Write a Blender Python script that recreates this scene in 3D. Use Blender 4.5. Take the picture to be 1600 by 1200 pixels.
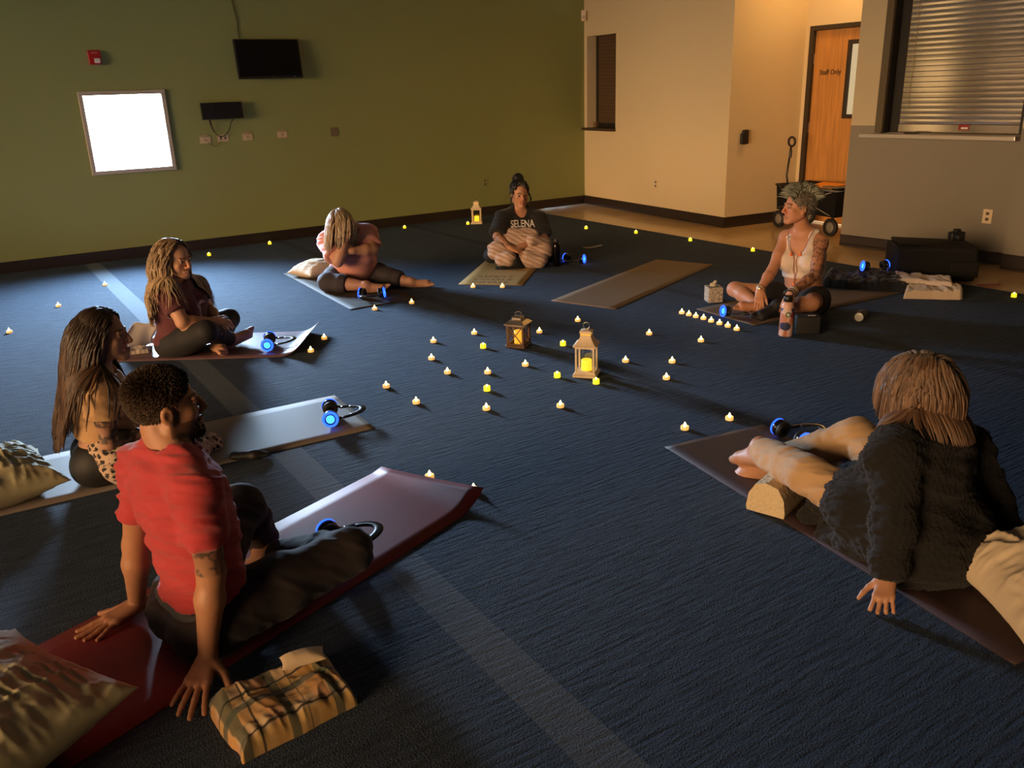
import bpy, bmesh, math, random
import numpy as np
from mathutils import Vector, Matrix, noise

for o in list(bpy.data.objects): bpy.data.objects.remove(o)
SC = bpy.context.scene
COL = SC.collection
PI = math.pi

# ------------------------------------------------------------------ camera
F_PX, PITCH, ROLL, AZ, CAM_H = 1329.24, math.radians(19.185), math.radians(-1.9098), math.radians(32.443), 1.6
_cr, _sr, _cp, _sp = math.cos(ROLL), math.sin(ROLL), math.cos(PITCH), math.sin(PITCH)
_M = np.array([[_cr, -_sr, 0], [_sr, _cr, 0], [0, 0, 1]]) @ np.array([[1, 0, 0], [0, -_sp, -_cp], [0, _cp, -_sp]])
_W = np.array([[math.cos(AZ), math.sin(AZ), 0], [-math.sin(AZ), math.cos(AZ), 0], [0, 0, 1]])
FWD = np.array([math.sin(AZ), math.cos(AZ), 0.0])      # horizontal view direction
RGT = np.array([math.cos(AZ), -math.sin(AZ), 0.0])     # to the viewer's right
UP = np.array([0, 0, 1.0])
cam_d = bpy.data.cameras.new('camera'); cam = bpy.data.objects.new('camera', cam_d); COL.objects.link(cam)
cam_d.sensor_width = 36.0; cam_d.lens = 36.0 * F_PX / 1600.0; cam_d.clip_end = 100
_ax = _W @ _M.T
_R = np.column_stack([_ax[:, 0], -_ax[:, 1], -_ax[:, 2]])
_m4 = np.eye(4); _m4[:3, :3] = _R; _m4[:3, 3] = [0, 0, CAM_H]
cam.matrix_world = Matrix(_m4.tolist())
SC.camera = cam

# ------------------------------------------------------------------ world, exposure
wd = bpy.data.worlds.new('world'); SC.world = wd; wd.use_nodes = True
_n = wd.node_tree; _bg = _n.nodes['Background']; _L = _n.links.new
# evening sky: bright and blue overhead, dim at the skyline, dull ground below; it reaches the room only through window_1
_tc = _n.nodes.new('ShaderNodeTexCoord'); _sx = _n.nodes.new('ShaderNodeSeparateXYZ'); _L(_tc.outputs['Generated'], _sx.inputs[0])
_mr = _n.nodes.new('ShaderNodeMapRange'); _mr.inputs[1].default_value = -.02; _mr.inputs[2].default_value = .48; _L(_sx.outputs[2], _mr.inputs[0])
_rp = _n.nodes.new('ShaderNodeValToRGB'); _e = _rp.color_ramp.elements
SKY = ((0.0, (0.030, 0.033, 0.035)), (0.12, (0.075, 0.09, 0.11)), (0.30, (0.24, 0.33, 0.46)), (0.41, (0.60, 0.80, 1.05)), (0.60, (0.53, 0.77, 1.08)), (1.0, (0.53, 0.80, 1.12)))
_e[0].position, _e[0].color = SKY[0][0], SKY[0][1] + (1,)
_e[1].position, _e[1].color = SKY[-1][0], SKY[-1][1] + (1,)
for _p, _c in SKY[1:-1]:
    _k = _e.new(_p); _k.color = _c + (1,)
_L(_mr.outputs[0], _rp.inputs[0])
_az = _n.nodes.new('ShaderNodeMapRange'); _az.interpolation_type = 'SMOOTHSTEP'; _az.inputs[1].default_value = .40; _az.inputs[2].default_value = .92; _az.inputs[3].default_value = .0006; _az.inputs[4].default_value = 1.0; _dt = _n.nodes.new('ShaderNodeVectorMath'); _dt.operation = 'DOT_PRODUCT'; _dt.inputs[1].default_value = (.34, .94, 0); _L(_tc.outputs['Generated'], _dt.inputs[0]); _L(_dt.outputs['Value'], _az.inputs[0])
_mx = _n.nodes.new('ShaderNodeMix'); _mx.data_type = 'RGBA'; _mx.blend_type = 'MULTIPLY'; _mx.inputs[0].default_value = 1      # sky bright to the north, masked dark elsewhere to keep its light out
_L(_rp.outputs[0], _mx.inputs[6]); _L(_az.outputs[0], _mx.inputs[7]); _L(_mx.outputs[2], _bg.inputs[0]); _bg.inputs[1].default_value = 620.0
_pl = bpy.data.lights.new('window_portal', 'AREA'); _pl.shape = 'RECTANGLE'; _pl.size = .80; _pl.size_y = .78; _pl.cycles.is_portal = True
_po = bpy.data.objects.new('window_portal', _pl); COL.objects.link(_po); _po.location = (1.67, 9.95, 1.2925); _po.rotation_euler = (-PI / 2, 0, 0)
vs = SC.view_settings
vs.view_transform = 'Standard'; vs.look = 'None'; vs.gamma = 1.0; vs.use_curve_mapping = False
vs.exposure = 0.0
# strengths of the lights of the place: daylight window in the green wall, evening sun glow through
# the glazing of the left wall, the alcove lamp by the staff door
_sl = bpy.data.lights.new('evening_sun', 'SUN'); _sl.energy = 7.2; _sl.color = (1.0, 0.60, 0.29); _sl.angle = math.radians(36)
_so = bpy.data.objects.new('evening_sun', _sl); COL.objects.link(_so); _so.location = (-8, 4, 1.5)      # hazy low sun through the left glazing
_so.rotation_euler = Vector((1.0, .29, -.045)).to_track_quat('-Z', 'Y').to_euler()
REFLECTION_GLOW = ((1.0, 0.66, 0.32), 1.7)  # added pane, glows so the counter shutter has something bright to mirror
LAMP_ALCOVE = ((1.0, 0.55, 0.18), 60.0)


def ray(x, y):
    return _W @ (_M.T @ np.array([(x - 800) / F_PX, (y - 600) / F_PX, 1.0]))


def fl(x, y, z=0.0):
    """point of the level z under the pixel"""
    d = ray(x, y); t = (z - CAM_H) / d[2]
    return np.array([0, 0, CAM_H]) + t * d


def P(x, y, v):
    """point at horizontal distance v in front of the camera, along the pixel's ray"""
    d = ray(x, y); t = v / (d @ FWD)
    return np.array([0, 0, CAM_H]) + t * d


def px(p):
    q = _M @ (_W.T @ (np.array(p, float) - [0, 0, CAM_H]))
    return 800 + F_PX * q[0] / q[2], 600 + F_PX * q[1] / q[2]


def dep(x, y, z=0.0):
    return float(fl(x, y, z) @ FWD)


# ------------------------------------------------------------------ materials
def srgb(r, g, b):
    f = lambda c: c / 12.92 if c <= .04045 else ((c + .055) / 1.055) ** 2.4
    return (f(r / 255), f(g / 255), f(b / 255), 1.0)


MATS = {}


def mat(name, color, rough=0.6, metal=0.0, bump=0.0, scale=60.0, vary=0.0, coat=0.0, sheen=0.0, emit=None, es=0.0,
        trans=0.0, sss=0.0, stretch=None, attr=None, spec=0.5, detail=4.0):
    if name in MATS: return MATS[name]
    m = bpy.data.materials.new(name); m.use_nodes = True; nt = m.node_tree; b = nt.nodes['Principled BSDF']
    L = nt.links.new
    c = tuple(color)[:3] + (1.0,)
    b.inputs['Base Color'].default_value = c
    b.inputs['Roughness'].default_value = rough; b.inputs['Metallic'].default_value = metal
    b.inputs['Specular IOR Level'].default_value = spec
    if coat: b.inputs['Coat Weight'].default_value = coat
    if sheen: b.inputs['Sheen Weight'].default_value = sheen
    if trans: b.inputs['Transmission Weight'].default_value = trans
    if sss:
        b.inputs['Subsurface Weight'].default_value = sss
        b.inputs['Subsurface Radius'].default_value = (1.0, 0.35, 0.2); b.inputs['Subsurface Scale'].default_value = 0.01
    if emit is not None:
        b.inputs['Emission Color'].default_value = tuple(emit)[:3] + (1,); b.inputs['Emission Strength'].default_value = es
    src = None
    if attr:
        a = nt.nodes.new('ShaderNodeVertexColor'); a.layer_name = attr; src = a.outputs['Color']
        L(src, b.inputs['Base Color'])
    if bump or vary:
        tc = nt.nodes.new('ShaderNodeTexCoord'); co = tc.outputs['Object']
        if stretch:
            mp = nt.nodes.new('ShaderNodeMapping'); mp.inputs['Scale'].default_value = stretch; L(co, mp.inputs[0]); co = mp.outputs[0]
        n = nt.nodes.new('ShaderNodeTexNoise'); n.inputs['Scale'].default_value = scale; n.inputs['Detail'].default_value = detail
        L(co, n.inputs['Vector'])
        if bump:
            bp = nt.nodes.new('ShaderNodeBump'); bp.inputs['Strength'].default_value = bump; bp.inputs['Distance'].default_value = 0.01
            L(n.outputs['Fac'], bp.inputs['Height']); L(bp.outputs[0], b.inputs['Normal'])
        if vary:
            mr = nt.nodes.new('ShaderNodeMapRange'); mr.inputs[1].default_value = .3; mr.inputs[2].default_value = .7
            mr.inputs[3].default_value = 1 - vary; mr.inputs[4].default_value = 1 + vary
            L(n.outputs['Fac'], mr.inputs[0])
            mx = nt.nodes.new('ShaderNodeMix'); mx.data_type = 'RGBA'; mx.blend_type = 'MULTIPLY'; mx.inputs[0].default_value = 1
            if src: L(src, mx.inputs[6])
            else: mx.inputs[6].default_value = c
            L(mr.outputs[0], mx.inputs[7]); L(mx.outputs[2], b.inputs['Base Color'])
    MATS[name] = m
    return m


def emission(name, color, strength):
    if name in MATS: return MATS[name]
    m = bpy.data.materials.new(name); m.use_nodes = True; nt = m.node_tree; nt.nodes.clear()
    o = nt.nodes.new('ShaderNodeOutputMaterial'); e = nt.nodes.new('ShaderNodeEmission')
    e.inputs[0].default_value = tuple(color)[:3] + (1,); e.inputs[1].default_value = strength
    nt.links.new(e.outputs[0], o.inputs[0]); MATS[name] = m
    return m


def nodes_of(m):
    return m.node_tree, m.node_tree.nodes['Principled BSDF'], m.node_tree.links.new


# ------------------------------------------------------------------ object helpers
def link(name, me, m=None, parent=None, smooth=False):
    o = bpy.data.objects.new(name, me); COL.objects.link(o)
    if m is not None:
        for x in (m if isinstance(m, (list, tuple)) else [m]): me.materials.append(x)
    if smooth:
        for p in me.polygons: p.use_smooth = True
    if parent is not None:
        o.parent = parent; o.matrix_parent_inverse = parent.matrix_basis.inverted()
    return o


def obj(name, bm, m=None, parent=None, smooth=False):
    me = bpy.data.meshes.new(name); bmesh.ops.recalc_face_normals(bm, faces=bm.faces); bm.to_mesh(me); bm.free()
    return link(name, me, m, parent, smooth)


def tag(o, label, cat, group=None):
    o['label'] = label; o['category'] = cat
    if group: o['group'] = group
    return o


def thing(name, label, cat, loc=(0, 0, 0), rotz=0.0, group=None):
    o = bpy.data.objects.new(name, None); COL.objects.link(o); o.empty_display_size = .05
    o.matrix_basis = Matrix.Translation(Vector([float(a) for a in loc])) @ Matrix.Rotation(rotz, 4, 'Z')
    return tag(o, label, cat, group)


def local(name, bm, m, parent, smooth=False):
    """mesh written in the parent's own space"""
    o = obj(name, bm, m, None, smooth); o.parent = parent
    return o


def struct(o):
    o['kind'] = 'structure'; return o


def BM():
    return bmesh.new()


def box(bm, c, s, rot=None, bev=0.0, seg=2):
    r = bmesh.ops.create_cube(bm, size=1.0); vs_ = r['verts']
    M4 = Matrix.Translation(Vector([float(a) for a in c])) @ (rot.to_4x4() if rot is not None else Matrix.Identity(4)) @ Matrix.Diagonal((s[0], s[1], s[2], 1))
    bmesh.ops.transform(bm, matrix=M4, verts=vs_)
    if bev > 0:
        es = list({e for v in vs_ for e in v.link_edges})
        bmesh.ops.bevel(bm, geom=es, offset=bev, segments=seg, affect='EDGES', profile=.6)


def RZ(a): return Matrix.Rotation(a, 3, 'Z')
def RX(a): return Matrix.Rotation(a, 3, 'X')
def RY(a): return Matrix.Rotation(a, 3, 'Y')


def cone(bm, a, b, ra, rb, n=16, caps=True):
    a = Vector([float(t) for t in a]); b = Vector([float(t) for t in b]); d = b - a
    q = d.to_track_quat('Z', 'Y').to_matrix().to_4x4()
    bmesh.ops.create_cone(bm, cap_ends=caps, segments=n, radius1=ra, radius2=rb, depth=d.length, matrix=Matrix.Translation((a + b) / 2) @ q)


def lathe(bm, prof, n=24, c=(0, 0, 0), axis=None):
    rings = []
    for r, z in prof:
        if r < 1e-6: rings.append([bm.verts.new((0, 0, z))])
        else: rings.append([bm.verts.new((r * math.cos(2 * PI * i / n), r * math.sin(2 * PI * i / n), z)) for i in range(n)])
    for A, B in zip(rings, rings[1:]):
        for i in range(n):
            j = (i + 1) % n
            if len(A) == 1 and len(B) == 1: continue
            if len(A) == 1: bm.faces.new((A[0], B[i], B[j]))
            elif len(B) == 1: bm.faces.new((A[i], A[j], B[0]))
            else: bm.faces.new((A[i], A[j], B[j], B[i]))
    M4 = Matrix.Translation(Vector([float(t) for t in c]))
    if axis is not None: M4 = M4 @ Vector(axis).to_track_quat('Z', 'Y').to_matrix().to_4x4()
    bmesh.ops.transform(bm, matrix=M4, verts=[v for R_ in rings for v in R_])


def tube(bm, pts, r, n=8, closed=False, r2=None, caps=True):
    """tube through pts; r number or list"""
    pts = [Vector([float(t) for t in p]) for p in pts]; N = len(pts)
    rs = r if isinstance(r, (list, tuple, np.ndarray)) else [r] * N
    rings = []; up = Vector((0, 0, 1)); prev = None
    for i, p in enumerate(pts):
        if closed: t = pts[(i + 1) % N] - pts[i - 1]
        else: t = pts[min(i + 1, N - 1)] - pts[max(i - 1, 0)]
        if t.length < 1e-9: t = Vector((0, 0, 1))
        t.normalize()
        if prev is None:
            a = up.cross(t) if abs(t.z) < .95 else Vector((1, 0, 0)).cross(t)
        else:
            a = prev - t * prev.dot(t)
            if a.length < 1e-6: a = up.cross(t)
        a.normalize(); prev = a; b = t.cross(a)
        k = 1.0 if r2 is None else r2
        rings.append([bm.verts.new(p + (a * math.cos(2 * PI * j / n) + b * (k * math.sin(2 * PI * j / n))) * float(rs[i])) for j in range(n)])
    R = list(zip(rings, rings[1:]))
    if closed: R.append((rings[-1], rings[0]))
    for A, B in R:
        for j in range(n):
            bm.faces.new((A[j], A[(j + 1) % n], B[(j + 1) % n], B[j]))
    if not closed and caps:
        bm.faces.new(rings[0][::-1]); bm.faces.new(rings[-1])


def spline(pts, n=8):
    """Catmull-Rom through pts"""
    pts = [np.array(p, float) for p in pts]; Q = [2 * pts[0] - pts[1]] + pts + [2 * pts[-1] - pts[-2]]; out = []
    for i in range(1, len(Q) - 2):
        a, b, c, d = Q[i - 1:i + 3]
        for k in range(n):
            t = k / n
            out.append(.5 * ((2 * b) + (c - a) * t + (2 * a - 5 * b + 4 * c - d) * t * t + (3 * b - 3 * c + d - a) * t ** 3))
    out.append(pts[-1])
    return out


def prism(bm, pts, z0, z1):
    lo = [bm.verts.new((p[0], p[1], z0)) for p in pts]; hi = [bm.verts.new((p[0], p[1], z1)) for p in pts]
    bm.faces.new(lo[::-1]); bm.faces.new(hi)
    for i in range(len(pts)):
        j = (i + 1) % len(pts); bm.faces.new((lo[i], lo[j], hi[j], hi[i]))


def dup(root, loc, rotz, label, group=None):
    r = root.copy(); COL.objects.link(r)
    r.matrix_basis = Matrix.Translation(Vector([float(a) for a in loc])) @ Matrix.Rotation(rotz, 4, 'Z')
    r['label'] = label
    if group: r['group'] = group
    for ch in list(root.children):
        c = ch.copy(); COL.objects.link(c); c.parent = r
        for g in list(ch.children):
            d = g.copy(); COL.objects.link(d); d.parent = c
    return r


def text_mesh(body, size, font_scale_x=1.0, shear=0.0, extrude=0.0005, offset=0.0, align='CENTER'):
    cu = bpy.data.curves.new('lettering', 'FONT'); cu.body = body; cu.size = size; cu.align_x = align; cu.align_y = 'CENTER'
    cu.extrude = extrude; cu.shear = shear; cu.offset = offset; cu.resolution_u = 3
    o = bpy.data.objects.new('lettering', cu); COL.objects.link(o)
    dg = bpy.context.evaluated_depsgraph_get(); me = bpy.data.meshes.new_from_object(o.evaluated_get(dg))
    bpy.data.objects.remove(o); bpy.data.curves.remove(cu)
    if font_scale_x != 1.0:
        for v in me.vertices: v.co.x *= font_scale_x
    return me
# ================================================================== THE ROOM
ZC = 3.05
GC = np.array([7.61, 9.86, 0]); CT = np.array([7.40, 6.97, 0])        # green/cream corner, cream/tan corner
AL = np.array([8.45, 6.86, 0]); DW = np.array([8.33, 5.30, 0])        # alcove: tan wall end, door wall end
CL = np.array([7.425, 5.417, 0]); CR = np.array([7.585, 3.87, 0])     # serving counter wall
KL = np.array([7.43, 3.80, 0]); KR = np.array([7.50, 0.6, 0])         # column face beyond the counter
XW, YS = -5.0, -3.0                                                   # left wall, rear wall


def wall_mesh(A, B, z0, z1, holes=(), th=0.15):
    """wall A->B seen with the room on its right-hand side reversed; thickness goes away from the room (left of A->B)"""
    A = np.array(A, float); B = np.array(B, float); L = np.linalg.norm(B - A); u = (B - A) / L; n = np.array([-u[1], u[0], 0])
    ss = sorted({0.0, L} | {h[0] for h in holes} | {h[1] for h in holes}); zz = sorted({z0, z1} | {h[2] for h in holes} | {h[3] for h in holes})
    bm = BM(); ang = math.atan2(u[1], u[0])
    for s0, s1 in zip(ss, ss[1:]):
        for a, b in zip(zz, zz[1:]):
            sm, zm = (s0 + s1) / 2, (a + b) / 2
            if any(h[0] < sm < h[1] and h[2] < zm < h[3] for h in holes): continue
            c = A + u * sm + n * th / 2; box(bm, (c[0], c[1], zm), (s1 - s0, th, b - a), RZ(ang))
    bmesh.ops.remove_doubles(bm, verts=bm.verts, dist=1e-5)
    # drop the hidden faces between neighbouring blocks
    seen = {}
    for f in bm.faces:
        k = tuple(round(x, 3) for x in f.calc_center_median()); seen.setdefault(k, []).append(f)
    bmesh.ops.delete(bm, geom=[f for v in seen.values() if len(v) > 1 for f in v], context='FACES_ONLY')
    return bm


def wallpt(A, B, s, z, out=0.0):
    A = np.array(A, float); B = np.array(B, float); u = (B - A) / np.linalg.norm(B - A); n = np.array([u[1], -u[0], 0])
    return A + u * s + n * out + np.array([0, 0, z])


M_green = mat('green_wall_paint', (0.285, 0.315, 0.115), .62, bump=.10, scale=220, vary=.03)
M_cream = mat('cream_wall_paint', (0.70, 0.575, 0.37), .65, bump=.10, scale=220, vary=.03)
M_dim = mat('brown_wall_paint', (0.16, 0.13, 0.10), .7)
M_white = mat('white_plaster', (0.34, 0.33, 0.30), .8, bump=.05, scale=120)
M_base = mat('dark_brown_vinyl', srgb(44, 34, 30), .45, vary=.08, scale=8)
M_frame = mat('bronze_metal', srgb(62, 54, 44), .45, metal=.3)
M_black = mat('black_plastic', (0.012, 0.012, 0.013), .4)
M_dark = mat('black_metal_channel', (0.01, 0.009, 0.008), .5)


def thin_glass():
    if 'clear_glass' in MATS: return MATS['clear_glass']
    m = bpy.data.materials.new('clear_glass'); m.use_nodes = True; nt = m.node_tree; nt.nodes.clear(); N = nt.nodes.new
    o = N('ShaderNodeOutputMaterial'); t = N('ShaderNodeBsdfTransparent'); g = N('ShaderNodeBsdfGlossy'); g.inputs['Roughness'].default_value = .03
    x = N('ShaderNodeMixShader'); x.inputs[0].default_value = .07
    nt.links.new(t.outputs[0], x.inputs[1]); nt.links.new(g.outputs[0], x.inputs[2]); nt.links.new(x.outputs[0], o.inputs[0]); MATS['clear_glass'] = m
    return m


def counter_paint():
    m = mat('two_tone_wall_paint', (0.50, 0.42, 0.28), .65, bump=.10, scale=220)
    nt, b, L = nodes_of(m)
    g = nt.nodes.new('ShaderNodeNewGeometry'); s = nt.nodes.new('ShaderNodeSeparateXYZ'); L(g.outputs['Position'], s.inputs[0])
    mt = nt.nodes.new('ShaderNodeMath'); mt.operation = 'GREATER_THAN'; mt.inputs[1].default_value = 1.155; L(s.outputs[2], mt.inputs[0])
    mx = nt.nodes.new('ShaderNodeMix'); mx.data_type = 'RGBA'; mx.inputs[6].default_value = (0.255, 0.23, 0.185, 1); mx.inputs[7].default_value = (0.60, 0.50, 0.32, 1)
    L(mt.outputs[0], mx.inputs[0]); L(mx.outputs[2], b.inputs['Base Color'])
    return m


def carpet_mat():
    m = mat('blue_ribbed_carpet', (0.05, 0.08, 0.12), .95, spec=.25)
    nt, b, L = nodes_of(m); N = nt.nodes.new
    b.inputs['Sheen Weight'].default_value = .12; b.inputs['Sheen Roughness'].default_value = .4
    b.inputs['Sheen Tint'].default_value = (0.45, 0.62, 0.9, 1)
    g = N('ShaderNodeNewGeometry'); s = N('ShaderNodeSeparateXYZ'); L(g.outputs['Position'], s.inputs[0])

    def band(c, w):
        a = N('ShaderNodeMath'); a.operation = 'SUBTRACT'; a.inputs[1].default_value = c; L(s.outputs[0], a.inputs[0])
        a2 = N('ShaderNodeMath'); a2.operation = 'ABSOLUTE'; L(a.outputs[0], a2.inputs[0])
        a3 = N('ShaderNodeMath'); a3.operation = 'LESS_THAN'; a3.inputs[1].default_value = w; L(a2.outputs[0], a3.inputs[0]); return a3.outputs[0]
    acc = band(1.09, .072); d1 = band(3.10, .05); d2 = band(4.77, .05)  # bands share one pile; their lit and dim sheen is painted in
    a = N('ShaderNodeMath'); a.operation = 'MAXIMUM'; L(d1, a.inputs[0]); L(d2, a.inputs[1]); dark = a.outputs[0]
    # loop pile ribs that run along the green wall, broken up by noise
    mp = N('ShaderNodeMapping'); mp.inputs['Scale'].default_value = (7.0, 52.0, 1); L(g.outputs['Position'], mp.inputs[0])
    n1 = N('ShaderNodeTexNoise'); n1.inputs['Scale'].default_value = 1.0; n1.inputs['Detail'].default_value = 5; L(mp.outputs[0], n1.inputs['Vector'])
    n2 = N('ShaderNodeTexNoise'); n2.inputs['Scale'].default_value = 160; n2.inputs['Detail'].default_value = 3; L(g.outputs['Position'], n2.inputs['Vector'])
    r1 = N('ShaderNodeMapRange'); r1.inputs[1].default_value = .30; r1.inputs[2].default_value = .70; r1.inputs[3].default_value = .60; r1.inputs[4].default_value = 1.40; L(n1.outputs['Fac'], r1.inputs[0])
    r2 = N('ShaderNodeMapRange'); r2.inputs[1].default_value = .3; r2.inputs[2].default_value = .7; r2.inputs[3].default_value = .75; r2.inputs[4].default_value = 1.25; L(n2.outputs['Fac'], r2.inputs[0])
    mul = N('ShaderNodeMath'); mul.operation = 'MULTIPLY'; L(r1.outputs[0], mul.inputs[0]); L(r2.outputs[0], mul.inputs[1])
    c1 = N('ShaderNodeMix'); c1.data_type = 'RGBA'; c1.blend_type = 'MULTIPLY'; c1.inputs[0].default_value = 1; c1.inputs[6].default_value = (0.033, 0.051, 0.078, 1); L(mul.outputs[0], c1.inputs[7])
    c2 = N('ShaderNodeMix'); c2.data_type = 'RGBA'; c2.blend_type = 'MULTIPLY'; c2.inputs[0].default_value = 1; c2.inputs[6].default_value = (0.075, 0.091, 0.108, 1); L(r2.outputs[0], c2.inputs[7])
    mx = N('ShaderNodeMix'); mx.data_type = 'RGBA'; L(acc, mx.inputs[0]); L(c1.outputs[2], mx.inputs[6]); L(c2.outputs[2], mx.inputs[7]); mx2 = N('ShaderNodeMix'); mx2.data_type = 'RGBA'; mx2.inputs[7].default_value = (0.020, 0.026, 0.034, 1); L(dark, mx2.inputs[0]); L(mx.outputs[2], mx2.inputs[6]); L(mx2.outputs[2], b.inputs['Base Color'])
    # flat bands have a short pile
    inv = N('ShaderNodeMath'); inv.operation = 'SUBTRACT'; inv.inputs[0].default_value = 1.0; L(acc, inv.inputs[1])
    k = N('ShaderNodeMapRange'); k.inputs[3].default_value = .25; k.inputs[4].default_value = 1.0; L(inv.outputs[0], k.inputs[0])
    h = N('ShaderNodeMath'); h.operation = 'MULTIPLY'; L(mul.outputs[0], h.inputs[0]); L(k.outputs[0], h.inputs[1])
    bp = N('ShaderNodeBump'); bp.inputs['Strength'].default_value = .8; bp.inputs['Distance'].default_value = .016; L(h.outputs[0], bp.inputs['Height']); L(bp.outputs[0], b.inputs['Normal'])
    return m


def tile_mat():
    m = mat('tan_vinyl_tile', (0.36, 0.245, 0.11), .12, spec=.8)
    nt, b, L = nodes_of(m); N = nt.nodes.new
    g = N('ShaderNodeNewGeometry')
    br = N('ShaderNodeTexBrick'); br.offset = 0; br.inputs['Scale'].default_value = 1.0; br.inputs['Brick Width'].default_value = .305; br.inputs['Row Height'].default_value = .305
    br.inputs['Mortar Size'].default_value = .0015; br.inputs['Color1'].default_value = (0.70, 0.48, 0.23, 1); br.inputs['Color2'].default_value = (0.64, 0.44, 0.21, 1); br.inputs['Mortar'].default_value = (0.12, 0.08, 0.04, 1)
    L(g.outputs['Position'], br.inputs['Vector']); L(br.outputs['Color'], b.inputs['Base Color'])
    n = N('ShaderNodeTexNoise'); n.inputs['Scale'].default_value = 3; L(g.outputs['Position'], n.inputs['Vector'])
    r = N('ShaderNodeMapRange'); r.inputs[3].default_value = .10; r.inputs[4].default_value = .24; L(n.outputs['Fac'], r.inputs[0]); L(r.outputs[0], b.inputs['Roughness'])
    return m


M_two = counter_paint(); M_carpet = carpet_mat(); M_tile = tile_mat()

bm = BM(); box(bm, (2.0, 3.4, -.056), (14.4, 13.4, .10)); struct(obj('floor', bm, M_tile))
CE0, CE1 = np.array([6.60, 9.86]), np.array([6.72, YS])
bm = BM(); prism(bm, [(XW, YS), (CE1[0], CE1[1]), (CE0[0], CE0[1]), (XW, 9.86)], -.006, 0.0); struct(obj('carpet', bm, M_carpet))
bm = BM(); box(bm, (2.0, 3.4, ZC + .05), (14.4, 13.4, .10)); struct(obj('ceiling', bm, M_white))

W1 = (1.255, 2.085, .885, 1.70)     # daylight window in the green wall: X0 X1 Z0 Z1
GA = np.array([XW, 9.86, 0])
struct(obj('wall_back', wall_mesh(GA, GC, 0, ZC, [(W1[0] - XW, W1[1] - XW, W1[2], W1[3])], .16), M_green))
PT = (.065, .738, 1.045, 2.22)       # pass-through window in the cream wall, measured from the corner
struct(obj('wall_right', wall_mesh(GC, CT, 0, ZC, [PT], .22), M_cream))
struct(obj('wall_alcove', wall_mesh(CT, AL, 0, ZC, [], .10), M_cream))
LD = np.linalg.norm(DW - AL); D1 = (.105, 1.05, 0.0, 2.10)
struct(obj('wall_staff_door', wall_mesh(AL, DW, 0, ZC, [D1], .15), M_cream))
LC = np.linalg.norm(CR - CL); SH = (.30, LC - .012, 1.046, 2.55)
struct(obj('wall_counter', wall_mesh(CL, CR, 0, ZC, [SH], .16), M_two))
struct(obj('wall_counter_end', wall_mesh(DW, CL + np.array([.02, -.16, 0]), 0, ZC, [], .05), M_cream))
struct(obj('wall_column', wall_mesh(KL, KR, 0, ZC, [], .35), M_two))
struct(obj('wall_front', wall_mesh(KR, (7.5, YS, 0), 0, ZC, [], .15), mat('brown_wall_paint', (0.16, 0.13, 0.10), .7)))
struct(obj('wall_rear', wall_mesh((7.5, YS, 0), (XW, YS, 0), 0, ZC, [], .15), M_dim))
# outer shell, so that daylight only comes in through the windows
bm = BM(); box(bm, (9.15, 3.5, ZC / 2), (.1, 13.2, ZC)); box(bm, (8.35, 10.12, ZC / 2), (1.6, .1, ZC)); box(bm, (8.35, -3.1, ZC / 2), (1.6, .1, ZC)); struct(obj('wall_outer', bm, M_white))
bm = BM(); box(bm, (-22.0, 9.95, 6.0), (34.0, .2, 12.2)); struct(obj('sky_screen_wall', bm, M_dim))      # added outside to keep north sky light off the left glazing
bm = BM(); box(bm, (-22.0, 2.0, -.15), (34.0, 30.0, .1)); struct(obj('ground_outside', bm, M_dim))
WL = (1.0, 11.3, .06, 2.95); WL2 = (12.06, 12.78, .02, 2.95)
struct(obj('wall_left', wall_mesh((XW, YS, 0), (XW, 9.86, 0), 0, ZC, [WL, WL2], .16), M_dim))


def baseboard(name, A, B, h=.10, skip=()):
    A = np.array(A, float); B = np.array(B, float); L = np.linalg.norm(B - A); u = (B - A) / L; n = np.array([u[1], -u[0], 0]); bm = BM()
    prof = [(0, 0), (.016, 0), (.016, .012), (.009, .022), (.009, h - .008), (.005, h), (0, h)]
    for s0, s1 in ([(0, L)] if not skip else skip):
        r = []
        for s in (s0, s1): r.append([bm.verts.new(A + u * s + n * a + np.array([0, 0, z])) for a, z in prof])
        for i in range(len(prof)):
            j = (i + 1) % len(prof); bm.faces.new((r[0][i], r[0][j], r[1][j], r[1][i]))
        bm.faces.new(r[0]); bm.faces.new(r[1][::-1])
    return struct(obj(name, bm, M_base))


baseboard('baseboard_back', GA, GC, .115); baseboard('baseboard_right', GC, CT, .115); baseboard('baseboard_alcove', CT, AL, .115)
baseboard('baseboard_counter', CL, CR, .105); baseboard('baseboard_column', KL, KR, .13)
baseboard('baseboard_door', AL, DW, .115, [(0, D1[0] - .05), (D1[1] + .05, LD)])

# daylight window in the green wall: jamb frame around a glowing pane
win = thing('window_1', 'square window of blown-out daylight with pale frame in the green wall', 'window', ((W1[0] + W1[1]) / 2, 9.86, W1[2])); struct(win)
M_wf = mat('pale_window_frame', (0.50, 0.44, 0.36), .55)
x0, x1, z0, z1 = W1; bm = BM(); t = .042
for c, s_ in ((((x0 + x1) / 2, 9.875, z1 - t / 2), (x1 - x0, .09, t)), (((x0 + x1) / 2, 9.875, z0 + t / 2), (x1 - x0, .09, t)),
              ((x0 + t / 2, 9.875, (z0 + z1) / 2), (t, .09, z1 - z0 - 2 * t)), ((x1 - t / 2, 9.875, (z0 + z1) / 2), (t, .09, z1 - z0 - 2 * t))): box(bm, c, s_, None, .004, 1)
obj('window_frame', bm, M_wf, win)
bm = BM(); box(bm, ((x0 + x1) / 2, 9.915, (z0 + z1) / 2), (x1 - x0 - 2 * t, .006, z1 - z0 - 2 * t)); obj('pane', bm, thin_glass(), win)

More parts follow.
